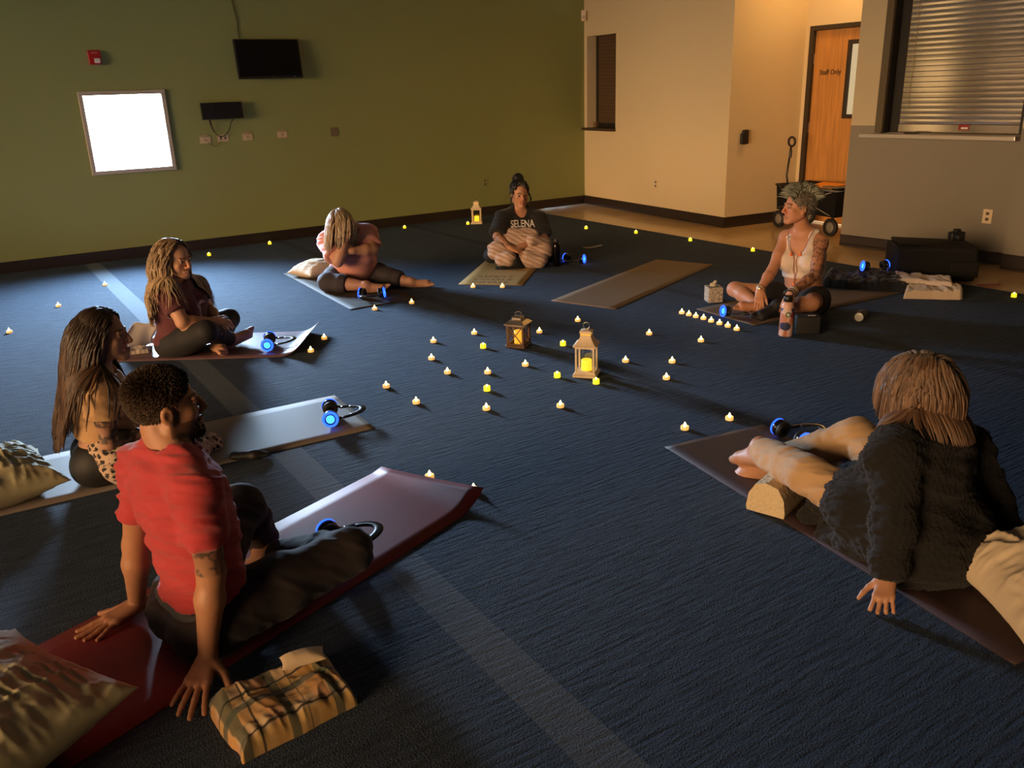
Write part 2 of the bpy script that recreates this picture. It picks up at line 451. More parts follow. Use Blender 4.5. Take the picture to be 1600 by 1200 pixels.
# left glazing for the low evening sun; added glowing pane for shutter reflections
for nm, (a, b_, c_, d_), gl, nb in (('window_2', WL, None, 4), ('reflection_pane', WL2, REFLECTION_GLOW, 2)):
    w = thing(nm, 'wide glazing in the left wall glowing with evening sun' if nb == 4 else 'added glowing pane in the left wall near the green wall, for shutter reflections', 'window', (XW, YS + a, c_)); struct(w)
    bm = BM(); y0, y1 = YS + a, YS + b_
    for k in range(nb + 1):
        y = y0 + .025 + (y1 - y0 - .05) * k / nb; box(bm, (XW - .06, y, (c_ + d_) / 2), (.06, .05, d_ - c_))
    for z in (c_ + .025, d_ - .025): box(bm, (XW - .06, (y0 + y1) / 2, z), (.05, y1 - y0, .05))
    obj('window_frame', bm, M_frame, w)
    bm = BM(); box(bm, (XW - .08, (y0 + y1) / 2, (c_ + d_) / 2), (.006, y1 - y0, d_ - c_)); obj('pane', bm, emission(nm + '_glow', *gl) if gl else thin_glass(), w)

# lamp of the alcove by the staff door
lp = thing('ceiling_lamp', 'round warm ceiling lamp above the staff door alcove', 'lamp', (7.95, 6.15, ZC))
bm = BM(); lathe(bm, [(0, 0), (.17, 0), (.17, -.03), (.16, -.04)], 24); local('lamp_base', bm, M_frame, lp)
bm = BM(); lathe(bm, [(.15, -.035), (.13, -.07), (.07, -.095), (0, -.10)], 24); local('lamp_shade', bm, emission('lamp_glow', *LAMP_ALCOVE), lp, True)
# ================================================================== FITTINGS ON THE WALLS
def wbox(bm, A, B, s0, s1, z0, z1, o0, o1, bev=0.0):
    """box in wall coordinates: s along A->B, o out of the wall into the room"""
    A = np.array(A, float); B = np.array(B, float); u = (B - A) / np.linalg.norm(B - A)
    c = wallpt(A, B, (s0 + s1) / 2, (z0 + z1) / 2, (o0 + o1) / 2)
    box(bm, c, (s1 - s0, o1 - o0, z1 - z0), RZ(math.atan2(u[1], u[0])), bev, 2)


def wplace(o, A, B, s, z, out):
    """stand a mesh made in the XY plane (facing +Z) upright on the wall, reading from the room"""
    A = np.array(A, float); B = np.array(B, float); u = (B - A) / np.linalg.norm(B - A); n = np.array([u[1], -u[0], 0])
    m4 = np.eye(4); m4[:3, 0] = u; m4[:3, 1] = (0, 0, 1); m4[:3, 2] = n; m4[:3, 3] = wallpt(A, B, s, z, out)
    o.data.transform(Matrix(m4.tolist()))


def slats(bm, A, B, s0, s1, z0, z1, o, pitch, r):
    """roll-up curtain of convex interlocking slats"""
    A = np.array(A, float); B = np.array(B, float); n = int(round((z1 - z0) / pitch)); ts = (0, .025, .05, .5, .95, .975, 1)
    for i in range(n):
        zb = z0 + (z1 - z0) * i / n; h = (z1 - z0) / n; rows = []
        for t in ts:
            z = zb + h * (.06 + .94 * t) ; d = o + r * max(0.0, math.sin(PI * (.04 + .92 * t))) ** .15; rows.append((z, d))
        rows.append((zb + h, o - .004))
        vs_ = [[bm.verts.new(wallpt(A, B, s, z, d)) for s in (s0, s1)] for z, d in [(zb, o - .004)] + rows]
        for a, b in zip(vs_, vs_[1:]): bm.faces.new((a[0], a[1], b[1], b[0]))


# --- pass-through window of the cream wall
t = thing('service_window', 'narrow dark service window with closed slatted shutter in the cream wall', 'window', wallpt(GC, CT, .40, 1.045))
bm = BM(); slats(bm, GC, CT, .10, .70, 1.10, 2.215, -.165, .045, .008); obj('shutter', bm, mat('dark_bronze_slats', srgb(92, 72, 52), .5, metal=.2), t)
bm = BM()
for a in ((.067, .1125, 1.05, 2.218), (.6895, .736, 1.05, 2.218)): wbox(bm, GC, CT, a[0], a[1], a[2], a[3], -.19, -.150)
wbox(bm, GC, CT, .110, .692, 1.05, 1.105, -.19, -.145); obj('frame', bm, M_dark, t)
bm = BM(); wbox(bm, GC, CT, .0, .745, 1.010, 1.045, -.20, .05, .006); obj('sill', bm, mat('dark_sill', srgb(62, 50, 36), .5), t)
bm = BM(); wbox(bm, GC, CT, .067, .13, 1.0455, 1.115, -.14, -.10); obj('bracket', bm, mat('brown_metal', srgb(120, 92, 60), .5), t)

# --- staff door
d = thing('door_1', 'wooden staff door in a dark metal frame at the back of the alcove', 'door', wallpt(AL, DW, .5, 0)); struct(d)
M_wood = mat('honey_oak_veneer', (0.52, 0.24, 0.065), .42, vary=.22, scale=3.0, stretch=(14, 14, .7), bump=.04)
s0, s1, _, zt = D1; bm = BM()
for a in ((s0 - .045, s0 + .012, 0, zt + .045), (s1 - .012, s1 + .045, 0, zt + .045), (s0 + .012, s1 - .012, zt - .005, zt + .045)): wbox(bm, AL, DW, a[0], a[1], a[2], a[3], -.14, .012, .003)
obj('door_frame', bm, M_frame, d)
vs0, vs1, vz0, vz1 = .575, .80, 1.165, 1.975
bm = BM()
for a in ((s0 + .014, vs0, .012, zt - .008), (vs1, s1 - .014, .012, zt - .008), (vs0, vs1, .012, vz0), (vs0, vs1, vz1, zt - .008)): wbox(bm, AL, DW, a[0], a[1], a[2], a[3], -.075, -.03)
leaf = obj('door_leaf', bm, M_wood, d)
bm = BM()
for a in ((vs0, vs0 + .042, vz0, vz1), (vs1 - .042, vs1, vz0, vz1), (vs0 + .042, vs1 - .042, vz0, vz0 + .045), (vs0 + .042, vs1 - .042, vz1 - .045, vz1)): wbox(bm, AL, DW, a[0], a[1], a[2], a[3], -.085, -.022, .003)
obj('vision_frame', bm, mat('dark_window_bead', srgb(48, 40, 32), .5), d)
bm = BM(); wbox(bm, AL, DW, vs0 + .03, vs1 - .03, vz0 + .03, vz1 - .03, -.058, -.052); obj('vision_pane', bm, emission('lit_room_behind_door', (1.0, .74, .40), .62), d)
for z in (.30, 1.06, 1.80):
    bm = BM(); wbox(bm, AL, DW, s0 + .004, s0 + .018, z - .055, z + .055, -.032, -.018)
    obj('hinge', bm, mat('brushed_steel', (.55, .5, .42), .35, metal=1), d)
bm = BM(); wbox(bm, AL, DW, s0 + .014, s1 - .014, .001, .011, -.070, -.045); obj('light_gap', bm, emission('light_under_door', (1.0, .72, .40), 1.1), d)
bm = BM(); a = wallpt(AL, DW, s1 - .09, 1.0, -.03); b_ = wallpt(AL, DW, s1 - .09, 1.0, .02); cone(bm, a, b_, .012, .012); c_ = wallpt(AL, DW, s1 - .20, 1.0, .02); cone(bm, b_, c_, .009, .009); obj('door_handle', bm, MATS['brushed_steel'], d)
o = link('sign_lettering', text_mesh('Staff Only', .075, 1.0, extrude=.0008, offset=.001), M_black, None); wplace(o, AL, DW, .36, 1.652, -.0285); o.parent = d; o.matrix_parent_inverse = d.matrix_basis.inverted()

# --- serving counter shutter
M_alu = mat('anodised_aluminium_slats', (0.66, 0.58, 0.46), .11, metal=.80, vary=.04, scale=6)
t = thing('counter_shutter', 'aluminium roll-down shutter closed above the serving counter', 'shutter', wallpt(CL, CR, .9, 1.09))
bm = BM(); slats(bm, CL, CR, .40, SH[1] - .02, 1.165, 2.54, -.150, .0455, .0045); obj('curtain', bm, M_alu, t)
bm = BM(); wbox(bm, CL, CR, .40, SH[1] - .02, 1.092, 1.165, -.158, -.138, .004); obj('bottom_bar', bm, M_alu, t)
M_ol = mat('olive_metal_frame', srgb(96, 84, 60), .5, metal=.2)
bm = BM(); wbox(bm, CL, CR, .255, .322, 1.092, 2.56, -.02, .022, .003); obj('jamb_frame', bm, M_ol, t)
bm = BM(); wbox(bm, CL, CR, .302, .405, 1.092, 2.545, -.158, -.145); wbox(bm, CL, CR, .302, .318, 1.092, 2.545, -.146, -.02); obj('guide_channel', bm, M_dark, t)
bm = BM(); wbox(bm, CL, CR, SH[1] - .03, SH[1] - .004, 1.092, 2.545, -.158, -.02); obj('guide_channel', bm, M_dark, t)
bm = BM(); tube(bm, [wallpt(CL, CR, .475 + .006 * math.sin(k * .9), 2.53 - .055 * k, -.132) for k in range(23)], .0022, 5); obj('pull_chain', bm, mat('dull_chain', srgb(150, 120, 70), .5), t)
bm = BM(); wbox(bm, CL, CR, .962, 1.052, 1.118, 1.165, -.137, -.131); f = obj('red_label', bm, mat('red_sticker', srgb(150, 30, 26), .5), t)
bm = BM(); wbox(bm, CL, CR, .985, 1.045, 1.127, 1.143, -.1315, -.1302); o = obj('white_strip', bm, mat('label_white', (.8, .78, .72), .6), f)
t = thing('counter_ledge', 'pale metal ledge of the serving counter below the shutter', 'counter', wallpt(CL, CR, .85, 1.05))
M_led = mat('satin_steel_ledge', (0.62, 0.56, 0.46), .30, metal=.55)
bm = BM(); wbox(bm, CL, CR, .145, LC - .016, 1.048, 1.088, .001, .10, .006); wbox(bm, CL, CR, .304, LC - .016, 1.048, 1.0875, -.157, .004); obj('ledge_top', bm, M_led, t)
bm = BM(); wbox(bm, CL, CR, .36, .52, 1.0885, 1.0915, -.10, -.02); o = tag(obj('paper_slip', bm, mat('paper_white', (.72, .68, .60), .8)), 'white paper slip lying on the counter ledge below the shutter', 'paper')
bm = BM(); wbox(bm, CL, CR, .53, .66, 1.0885, 1.098, -.06, -.005, .003); o = tag(obj('remote_control', bm, M_black), 'small dark remote lying on the counter ledge', 'remote')

# --- television, cable, set-top shelf and its leads on the green wall
G0 = np.array([0.0, 9.86, 0]); G1 = np.array([1.0, 9.86, 0])
M_screen = mat('tv_screen_glass', (0.004, 0.004, 0.005), .18)
t = thing('television', 'black flat television mounted high on the green wall', 'television', (3.2, 9.76, 1.98))
tilt = RX(math.radians(-7))
bm = BM(); box(bm, (0, 0, 0), (.715, .045, .405), tilt, .008); local('tv_casing', bm, M_black, t)
bm = BM(); c_ = tilt @ Vector((0, -.0235, .006)); box(bm, c_, (.683, .002, .368), tilt); local('screen', bm, M_screen, t)
bm = BM(); box(bm, (0, .06, 0), (.30, .08, .22), None, .004); local('wall_bracket', bm, M_black, t)
bm = BM(); c_ = tilt @ Vector((.26, -.0245, -.190)); box(bm, c_, (.012, .002, .006), tilt); local('power_led', bm, mat('led_lens', (.5, .5, .45), .3), t)
bm = BM(); c_ = tilt @ Vector((0.02, -.0242, -.190)); box(bm, c_, (.045, .002, .007), tilt); local('badge', bm, mat('grey_badge', (.05, .05, .05), .4), t)
bm = BM(); tube(bm, spline([(2.895, 9.852, ZC), (2.90, 9.850, 2.7), (2.915, 9.850, 2.52), (2.935, 9.850, 2.36), (2.93, 9.848, 2.24), (2.95, 9.83, 2.10)], 6), .0055, 6)
tag(obj('tv_cable', bm, mat('olive_cable', srgb(70, 66, 32), .6)), 'thin cable hanging from the ceiling down to the back of the television', 'cable')
t = thing('media_box', 'small black media box mounted on the green wall under the television', 'media box', (2.632, 9.79, 1.465))
bm = BM(); box(bm, (0, 0, 0), (.436, .05, .172), RX(math.radians(-4)), .006); local('box_casing', bm, M_black, t)
bm = BM(); box(bm, (0, .045, 0), (.16, .05, .10)); local('wall_bracket', bm, M_black, t)
bm = BM(); box(bm, (-.095, -.028, 0), (.004, .004, .165), RX(math.radians(-4))); local('front_seam', bm, mat('seam_grey', (.03, .03, .03), .5), t)
M_wire = mat('dark_lead', srgb(40, 38, 20), .6)
bm = BM(); tube(bm, spline([(2.50, 9.80, 1.374), (2.515, 9.82, 1.30), (2.545, 9.84, 1.235), (2.59, 9.845, 1.20), (2.645, 9.845, 1.21), (2.70, 9.84, 1.27), (2.72, 9.82, 1.335), (2.745, 9.80, 1.374)], 6), .0045, 6)
tube(bm, spline([(2.49, 9.80, 1.374), (2.50, 9.82, 1.33), (2.53, 9.835, 1.25)], 5), .007, 6)
tube(bm, spline([(2.44, 9.845, 1.17), (2.49, 9.843, 1.11), (2.56, 9.845, 1.105), (2.585, 9.845, 1.16)], 5), .002, 5)
tag(obj('power_leads', bm, M_wire), 'looped dark leads hanging under the media box to the outlets', 'cable')

M_out = mat('ivory_outlet_plate', srgb(205, 182, 150), .5)
slot = mat('outlet_slot', (.03, .025, .02), .6)


def outlet(A, B, s, z, w, h, label, kind='plain', m=None, cat='outlet'):
    t = thing('wall_outlet', label, cat, wallpt(A, B, s, z), 0, None)
    bm = BM(); wbox(bm, A, B, s - w / 2, s + w / 2, z - h / 2, z + h / 2, 0.0005, .007, .002); obj('cover_plate', bm, m or M_out, t)
    if kind == 'two':
        for k in (-1, 1):
            bm = BM(); wbox(bm, A, B, s + k * w * .2 - .008, s + k * w * .2 + .008, z - .014, z + .014, .0072, .0082); obj('socket', bm, slot, t)
    elif kind == 'vert':
        for k in (-1, 1):
            bm = BM(); wbox(bm, A, B, s - .014, s + .014, z + k * h * .2 - .013, z + k * h * .2 + .013, .0072, .0085, .003)
            f = obj('socket', bm, mat('outlet_face', srgb(120, 100, 75), .5), t)
            bm = BM(); wbox(bm, A, B, s - .006, s + .006, z + k * h * .2 - .006, z + k * h * .2 + .007, .0086, .0095); obj('slot', bm, slot, f)
    elif kind == 'jack':
        bm = BM(); wbox(bm, A, B, s - .03, s + .03, z + h / 2 - .01, z + h / 2 + .022, .0005, .012, .003); wbox(bm, A, B, s - .012, s + .014, z - .012, z + .012, .0072, .010, .002); obj('jack', bm, mat('ivory_jack', srgb(170, 150, 120), .5), t)
    return t


outlet(G0, G1, 2.43, 1.170, .115, .07, 'leftmost ivory wall jack below the media box, with a plug in it', 'jack')
outlet(G0, G1, 2.622, 1.180, .118, .075, 'ivory double outlet below the media box where the leads end', 'two')
outlet(G0, G1, 2.893, 1.178, .112, .07, 'ivory wall jack just right of the media box leads', 'jack')
outlet(G0, G1, 3.288, 1.182, .112, .07, 'ivory wall jack below the right end of the television', 'jack')
outlet(G0, G1, 3.915, 1.178, .092, .10, 'plain tan blank plate alone on the middle of the green wall', 'plain', mat('tan_blank_plate', srgb(120, 105, 82), .5), 'wall plate')
outlet(G0, G1, 5.945, .432, .075, .118, 'green-painted outlet low on the green wall near the corner', 'vert', M_green)
outlet(CL, CR, 1.375, .406, .078, .122, 'white duplex outlet low on the grey counter wall', 'vert', mat('white_outlet_plate', srgb(232, 212, 178), .5))
outlet(GC, CT, 1.628, .395, .075, .12, 'cream-painted outlet low on the cream wall', 'vert', M_cream)

t = thing('fire_alarm', 'red fire alarm strobe high on the green wall above the window', 'alarm', (1.47, 9.86, 2.015))
M_red = mat('alarm_red', srgb(165, 28, 30), .4)
bm = BM(); box(bm, (0, -.022, 0), (.118, .044, .135), None, .012, 3); local('housing', bm, M_red, t)
bm = BM(); box(bm, (.018, -.050, -.030), (.055, .022, .045), RX(.2), .008, 3); local('strobe_lens', bm, mat('clear_strobe', (.75, .70, .62), .15), t)
bm = BM(); box(bm, (0, -.0445, .043), (.06, .002, .012)); local('nameplate', bm, mat('pale_red_print', srgb(200, 120, 110), .6), t)
t = thing('wall_sensor', 'small white sensor box at the top of the green and cream corner', 'sensor', (7.575, 9.815, 2.48))
bm = BM(); box(bm, (0, 0, 0), (.075, .07, .135), RZ(math.radians(45)), .012, 3); local('casing', bm, mat('sensor_white', srgb(225, 205, 180), .5), t)
bm = BM(); box(bm, (-.028, -.028, -.02), (.045, .01, .04), RZ(math.radians(-45)), .004); local('lens', bm, mat('sensor_lens', srgb(190, 170, 150), .3), t)
t = thing('wall_dispenser', 'small black box fixed to the tan alcove wall', 'dispenser', wallpt(CT, AL, .212, .99))
bm = BM(); wbox(bm, CT, AL, .163, .262, .915, 1.045, .0005, .05, .02); wbox(bm, CT, AL, .185, .262, 1.0, 1.075, .0005, .05, .02); obj('casing', bm, M_black, t)
# ================================================================== SOFT FORMS: distance fields turned into meshes
def nrm(v):
    v = np.array(v, float); return v / max(np.linalg.norm(v), 1e-9)


def V3(r, f, u): return r * RGT + f * FWD + u * UP


def vnoise(p, seed=0):
    """smooth value noise of an (n,3) array, 0..1"""
    i = np.floor(p).astype(np.int64); f = p - i; f = f * f * (3 - 2 * f)

    def h(x, y, z):
        n = (x * 374761393 + y * 668265263 + z * 2147483647 + seed * 1274126177) & 0x7fffffff
        n = ((n ^ (n >> 13)) * 1274126177) & 0x7fffffff
        return ((n ^ (n >> 16)) & 0xffff) / 65535.0
    r = 0
    for dx in (0, 1):
        wx = f[:, 0] if dx else 1 - f[:, 0]
        for dy in (0, 1):
            wy = f[:, 1] if dy else 1 - f[:, 1]
            for dz in (0, 1):
                wz = f[:, 2] if dz else 1 - f[:, 2]
                r = r + wx * wy * wz * h(i[:, 0] + dx, i[:, 1] + dy, i[:, 2] + dz)
    return r


def fbm(p, seed=0, n=3):
    a, s, r = .5, 1.0, 0
    for k in range(n): r = r + a * vnoise(p * s, seed + k); a *= .5; s *= 2.03
    return r / (1 - .5 ** n)


class Field:
    def __init__(s): s.pr = []

    def cap(s, a, b, ra, rb, k=.012, g='', flat=None, op='add'):
        s.pr.append(('cap', np.array(a, float), np.array(b, float), float(ra), float(rb), k, g, flat, op)); return s

    def cyl(s, a, b, ra, rb, k=.012, g='', flat=None):
        s.pr.append(('cyl', np.array(a, float), np.array(b, float), float(ra), float(rb), k, g, flat, 'add')); return s

    def ell(s, c, r, R=None, k=.012, g='', op='add'):
        s.pr.append(('ell', np.array(c, float), np.array(r, float), np.eye(3) if R is None else np.array(R, float), None, k, g, None, op)); return s

    def cut(s, o, n, k=.003, g=''):
        """take away the half space on the side of n"""
        s.pr.append(('cut', np.array(o, float), nrm(n), None, None, k, g, None, 'cut')); return s

    def pick(s, gs, off=0.0, k=None, over=None):
        """copy of the prims whose group is in gs, made off thicker"""
        f = Field()
        for q in s.pr:
            if q[6] not in gs: continue
            o = off if not over or q[6] not in over else over[q[6]]
            kk = q[5] if k is None else max(k, q[5])
            if q[0] in ('cap', 'cyl'): f.pr.append((q[0], q[1], q[2], max(q[3] + o, .002), max(q[4] + o, .002), kk) + q[6:])
            elif q[0] == 'ell': f.pr.append(('ell', q[1], q[2] + o, q[3], None, kk) + q[6:])
            else: f.pr.append(q)
        return f

    @staticmethod
    def d1(q, X):
        if q[0] in ('cap', 'cyl'):
            a, b, ra, rb, flat = q[1], q[2], q[3], q[4], q[7]; ab = b - a; L2 = float(ab @ ab) + 1e-12
            pa = X - a; t0 = pa @ ab / L2; t = np.clip(t0, 0, 1) if q[0] == 'cap' else t0; w = pa - t[..., None] * ab; r = ra + (rb - ra) * np.clip(t, 0, 1)
            if q[0] == 'cyl':
                if flat is not None: c = w @ nrm(flat[0]); rad = (np.sqrt(np.maximum((w * w).sum(-1) + c * c * (1 / flat[1] ** 2 - 1), 0)) - r) * min(1, flat[1])
                else: rad = np.sqrt((w * w).sum(-1)) - r
                return np.maximum(rad, np.maximum(-t0, t0 - 1) * math.sqrt(L2))
            if flat is None: return np.sqrt((w * w).sum(-1)) - r
            dr, sc = nrm(flat[0]), flat[1]; c = w @ dr
            return (np.sqrt(np.maximum((w * w).sum(-1) + c * c * (1 / sc ** 2 - 1), 0)) - r) * min(1, sc)
        if q[0] == 'ell':
            L = (X - q[1]) @ q[3]; e = L / q[2]; k0 = np.sqrt((e * e).sum(-1)); e2 = L / (q[2] * q[2]); k1 = np.sqrt((e2 * e2).sum(-1))
            return k0 * (k0 - 1) / np.maximum(k1, 1e-6)
        return (X - q[1]) @ q[2]

    @staticmethod
    def mix(D, d, k, op):
        if op == 'add':
            h = np.maximum(k - np.abs(D - d), 0) / k; return np.minimum(D, d) - h * h * k * .25
        if op == 'sub': d = -d
        h = np.maximum(k - np.abs(D - d), 0) / k; return np.maximum(D, d) + h * h * k * .25

    def eval(s, X):
        D = np.full(X.shape[:-1], .25)
        for q in s.pr: D = s.mix(D, s.d1(q, X), max(q[5], 1e-4), q[8])
        return D

    def grad(s, X, e=.003):
        g = np.stack([s.eval(X + e * np.eye(3)[i]) - s.eval(X - e * np.eye(3)[i]) for i in range(3)], -1)
        return g / np.maximum(np.linalg.norm(g, axis=-1, keepdims=True), 1e-9)

    def bounds(s):
        lo, hi = np.full(3, 1e9), np.full(3, -1e9)
        for q in s.pr:
            if q[8] != 'add': continue
            a, b = s.qbox(q); lo = np.minimum(lo, a); hi = np.maximum(hi, b)
        return lo, hi

    @staticmethod
    def qbox(q):
        if q[0] in ('cap', 'cyl'):
            m = max(q[3], q[4]) * (max(1, q[7][1]) if q[7] else 1); return np.minimum(q[1], q[2]) - m, np.maximum(q[1], q[2]) + m
        m = np.abs(q[3]) @ q[2]; return q[1] - m, q[1] + m

    def grid(s, lo, hi, h):
        n = np.ceil((hi - lo) / h).astype(int) + 1
        D = np.full(n, .06, np.float32)
        ax = [lo[i] + h * np.arange(n[i]) for i in range(3)]
        for q in s.pr:
            if q[0] == 'cut': a, b = lo, hi
            else: a, b = s.qbox(q); pad = .035 + q[5]; a, b = a - pad, b + pad
            i0 = np.maximum(np.floor((a - lo) / h).astype(int), 0); i1 = np.minimum(np.ceil((b - lo) / h).astype(int) + 1, n)
            if (i1 <= i0).any(): continue
            X = np.stack(np.meshgrid(*[ax[i][i0[i]:i1[i]] for i in range(3)], indexing='ij'), -1)
            sl = tuple(slice(i0[i], i1[i]) for i in range(3))
            D[sl] = s.mix(D[sl], s.d1(q, X), max(q[5], 1e-4), q[8])
        return D

    def nets(s, h, lo=None, hi=None, keep=None):
        """surface nets: vertices (n,3), quads (m,4)"""
        if lo is None:
            lo, hi = s.bounds(); lo = lo - 2.5 * h; hi = hi + 2.5 * h
        D = s.grid(lo, hi, h); S = D < 0; n = np.array(D.shape)
        c8 = [S[dx:n[0] - 1 + dx, dy:n[1] - 1 + dy, dz:n[2] - 1 + dz] for dx in (0, 1) for dy in (0, 1) for dz in (0, 1)]
        anyv = c8[0].copy(); allv = c8[0].copy()
        for c in c8[1:]: anyv |= c; allv &= c
        act = anyv & ~allv; idx = np.argwhere(act); N = len(idx)
        if N == 0: return np.zeros((0, 3)), np.zeros((0, 4), int)
        vid = np.full(act.shape, -1, np.int64); vid[act] = np.arange(N)
        acc = np.zeros((N, 3)); cnt = np.zeros(N)
        co = [(0, 0, 0), (0, 0, 1), (0, 1, 0), (0, 1, 1), (1, 0, 0), (1, 0, 1), (1, 1, 0), (1, 1, 1)]
        val = {c: D[idx[:, 0] + c[0], idx[:, 1] + c[1], idx[:, 2] + c[2]].astype(float) for c in co}
        for a in co:
            for ax in range(3):
                if a[ax]: continue
                b = list(a); b[ax] = 1; b = tuple(b); va, vb = val[a], val[b]; m = (va < 0) != (vb < 0)
                t = np.where(m, va / np.where(m, va - vb, 1), 0); p = np.tile(np.array(a, float), (N, 1)); p[:, ax] += t
                acc[m] += p[m]; cnt[m] += 1
        Vt = lo + h * (idx + acc / cnt[:, None]); Q = []
        for ax in range(3):
            u, v = (ax + 1) % 3, (ax + 2) % 3
            sl0 = [slice(None)] * 3; sl1 = [slice(None)] * 3; sl0[ax] = slice(0, n[ax] - 1); sl1[ax] = slice(1, n[ax])
            for w in (u, v):
                sl0[w] = slice(1, n[w] - 1); sl1[w] = slice(1, n[w] - 1)
            A, B = S[tuple(sl0)], S[tuple(sl1)]
            e = np.argwhere(A != B)
            if not len(e): continue
            ins = A[e[:, 0], e[:, 1], e[:, 2]]; c = e.copy(); c[:, u] += 1; c[:, v] += 1
            q = []
            for du, dv in ((-1, -1), (0, -1), (0, 0), (-1, 0)):
                k = c.copy(); k[:, u] += du; k[:, v] += dv; q.append(vid[k[:, 0], k[:, 1], k[:, 2]])
            q = np.stack(q, 1); q[~ins] = q[~ins][:, ::-1]; Q.append(q[(q >= 0).all(1)])
        return Vt, np.concatenate(Q) if Q else np.zeros((0, 4), int)


def to_mesh(name, Vt, Q, col=None):
    used = np.zeros(len(Vt), bool); used[Q.ravel()] = True; re = np.cumsum(used) - 1; Vt = Vt[used]; Q = re[Q]
    me = bpy.data.meshes.new(name); me.vertices.add(len(Vt)); me.vertices.foreach_set('co', Vt.astype(np.float32).ravel())
    me.loops.add(4 * len(Q)); me.loops.foreach_set('vertex_index', Q.astype(np.int32).ravel())
    me.polygons.add(len(Q)); me.polygons.foreach_set('loop_start', (4 * np.arange(len(Q))).astype(np.int32))
    me.polygons.foreach_set('use_smooth', np.ones(len(Q), bool)); me.update(calc_edges=True)
    if col is not None: paint(me, col[used])
    return me


def paint(me, col, name='Col'):
    a = me.color_attributes.new(name, 'FLOAT_COLOR', 'POINT'); c = np.ones((len(me.vertices), 4), np.float32); c[:, :3] = col
    a.data.foreach_set('color', c.ravel())


def vert_normals(Vt, Q):
    fn = np.cross(Vt[Q[:, 2]] - Vt[Q[:, 0]], Vt[Q[:, 3]] - Vt[Q[:, 1]]); N = np.zeros_like(Vt)
    for i in range(4): np.add.at(N, Q[:, i], fn)
    return N / np.maximum(np.linalg.norm(N, axis=1, keepdims=True), 1e-12)


def relax(Vt, Q, it=1, lam=.5):
    for _ in range(it):
        A = np.zeros_like(Vt); c = np.zeros(len(Vt))
        for i in range(4):
            for j in ((i + 1) % 4, (i - 1) % 4):
                np.add.at(A, Q[:, i], Vt[Q[:, j]]); np.add.at(c, Q[:, i], 1)
        m = c > 0; Vt[m] = Vt[m] * (1 - lam) + lam * A[m] / c[m][:, None]
    return Vt


def blob(name, F, h, m, parent=None, fine=(), folds=None, color=None, smooth=1, clampz=None):
    """mesh of a field; fine = [(centre, half size, voxel)] regions at higher resolution; folds(V, N) -> offset along the normal"""
    Vt, Q = F.nets(h)
    if fine:
        qc = Vt[Q].mean(1); keep = np.ones(len(Q), bool)
        for c, s_, _ in fine: keep &= ~(np.abs(qc - np.array(c)) < np.array(s_)).all(1)
        Q = Q[keep]
        Vt = relax(Vt, Q, smooth)
        taken = []
        for c, s_, hf in fine:
            c = np.array(c, float); s3 = np.ones(3) * np.array(s_); v2, q2 = F.nets(hf, c - s3 - 3 * hf, c + s3 + 3 * hf)
            if not len(q2): continue
            v2 = relax(v2, q2, 1, .4); qc = v2[q2].mean(1); k2 = (np.abs(qc - c) < s3 + h * .35).all(1)
            for pc, ps in taken: k2 &= ~(np.abs(qc - pc) < ps).all(1)
            taken.append((c, s3)); Q = np.concatenate([Q, q2[k2] + len(Vt)]); Vt = np.concatenate([Vt, v2])
    else:
        Vt = relax(Vt, Q, smooth)
    if folds is not None:
        N = vert_normals(Vt, Q); Vt = Vt + N * folds(Vt, N)[:, None]
    if clampz is not None: Vt[:, 2] = np.maximum(Vt[:, 2], clampz)
    me = to_mesh(name, Vt, Q, None if color is None else color(Vt))
    o = link(name, me, m, None)
    if parent is not None:
        o.parent = parent; o.matrix_parent_inverse = parent.matrix_basis.inverted()
    return o


def wrinkles(axes, amp, seed=0, sharp=1.6):
    """cloth folds: ridged noise stretched by the 3x3 frequency matrix axes"""
    A = np.array(axes, float)

    def f(Vt, N):
        n = fbm(Vt @ A.T, seed, 3); r = 1 - np.abs(2 * n - 1); return amp * (r ** sharp - .45)
    return f


# ------------------------------------------------------------------ people
SKIN = {}


def skin_mat(name, rough=.5):
    return mat(name, (.5, .3, .2), rough, attr='Col', sss=.10, bump=.05, scale=320, spec=.4)


def frame(f, u):
    f = nrm(f); r = nrm(np.cross(f, u)); u = np.cross(r, f); return r, f, u      # right, forward, up


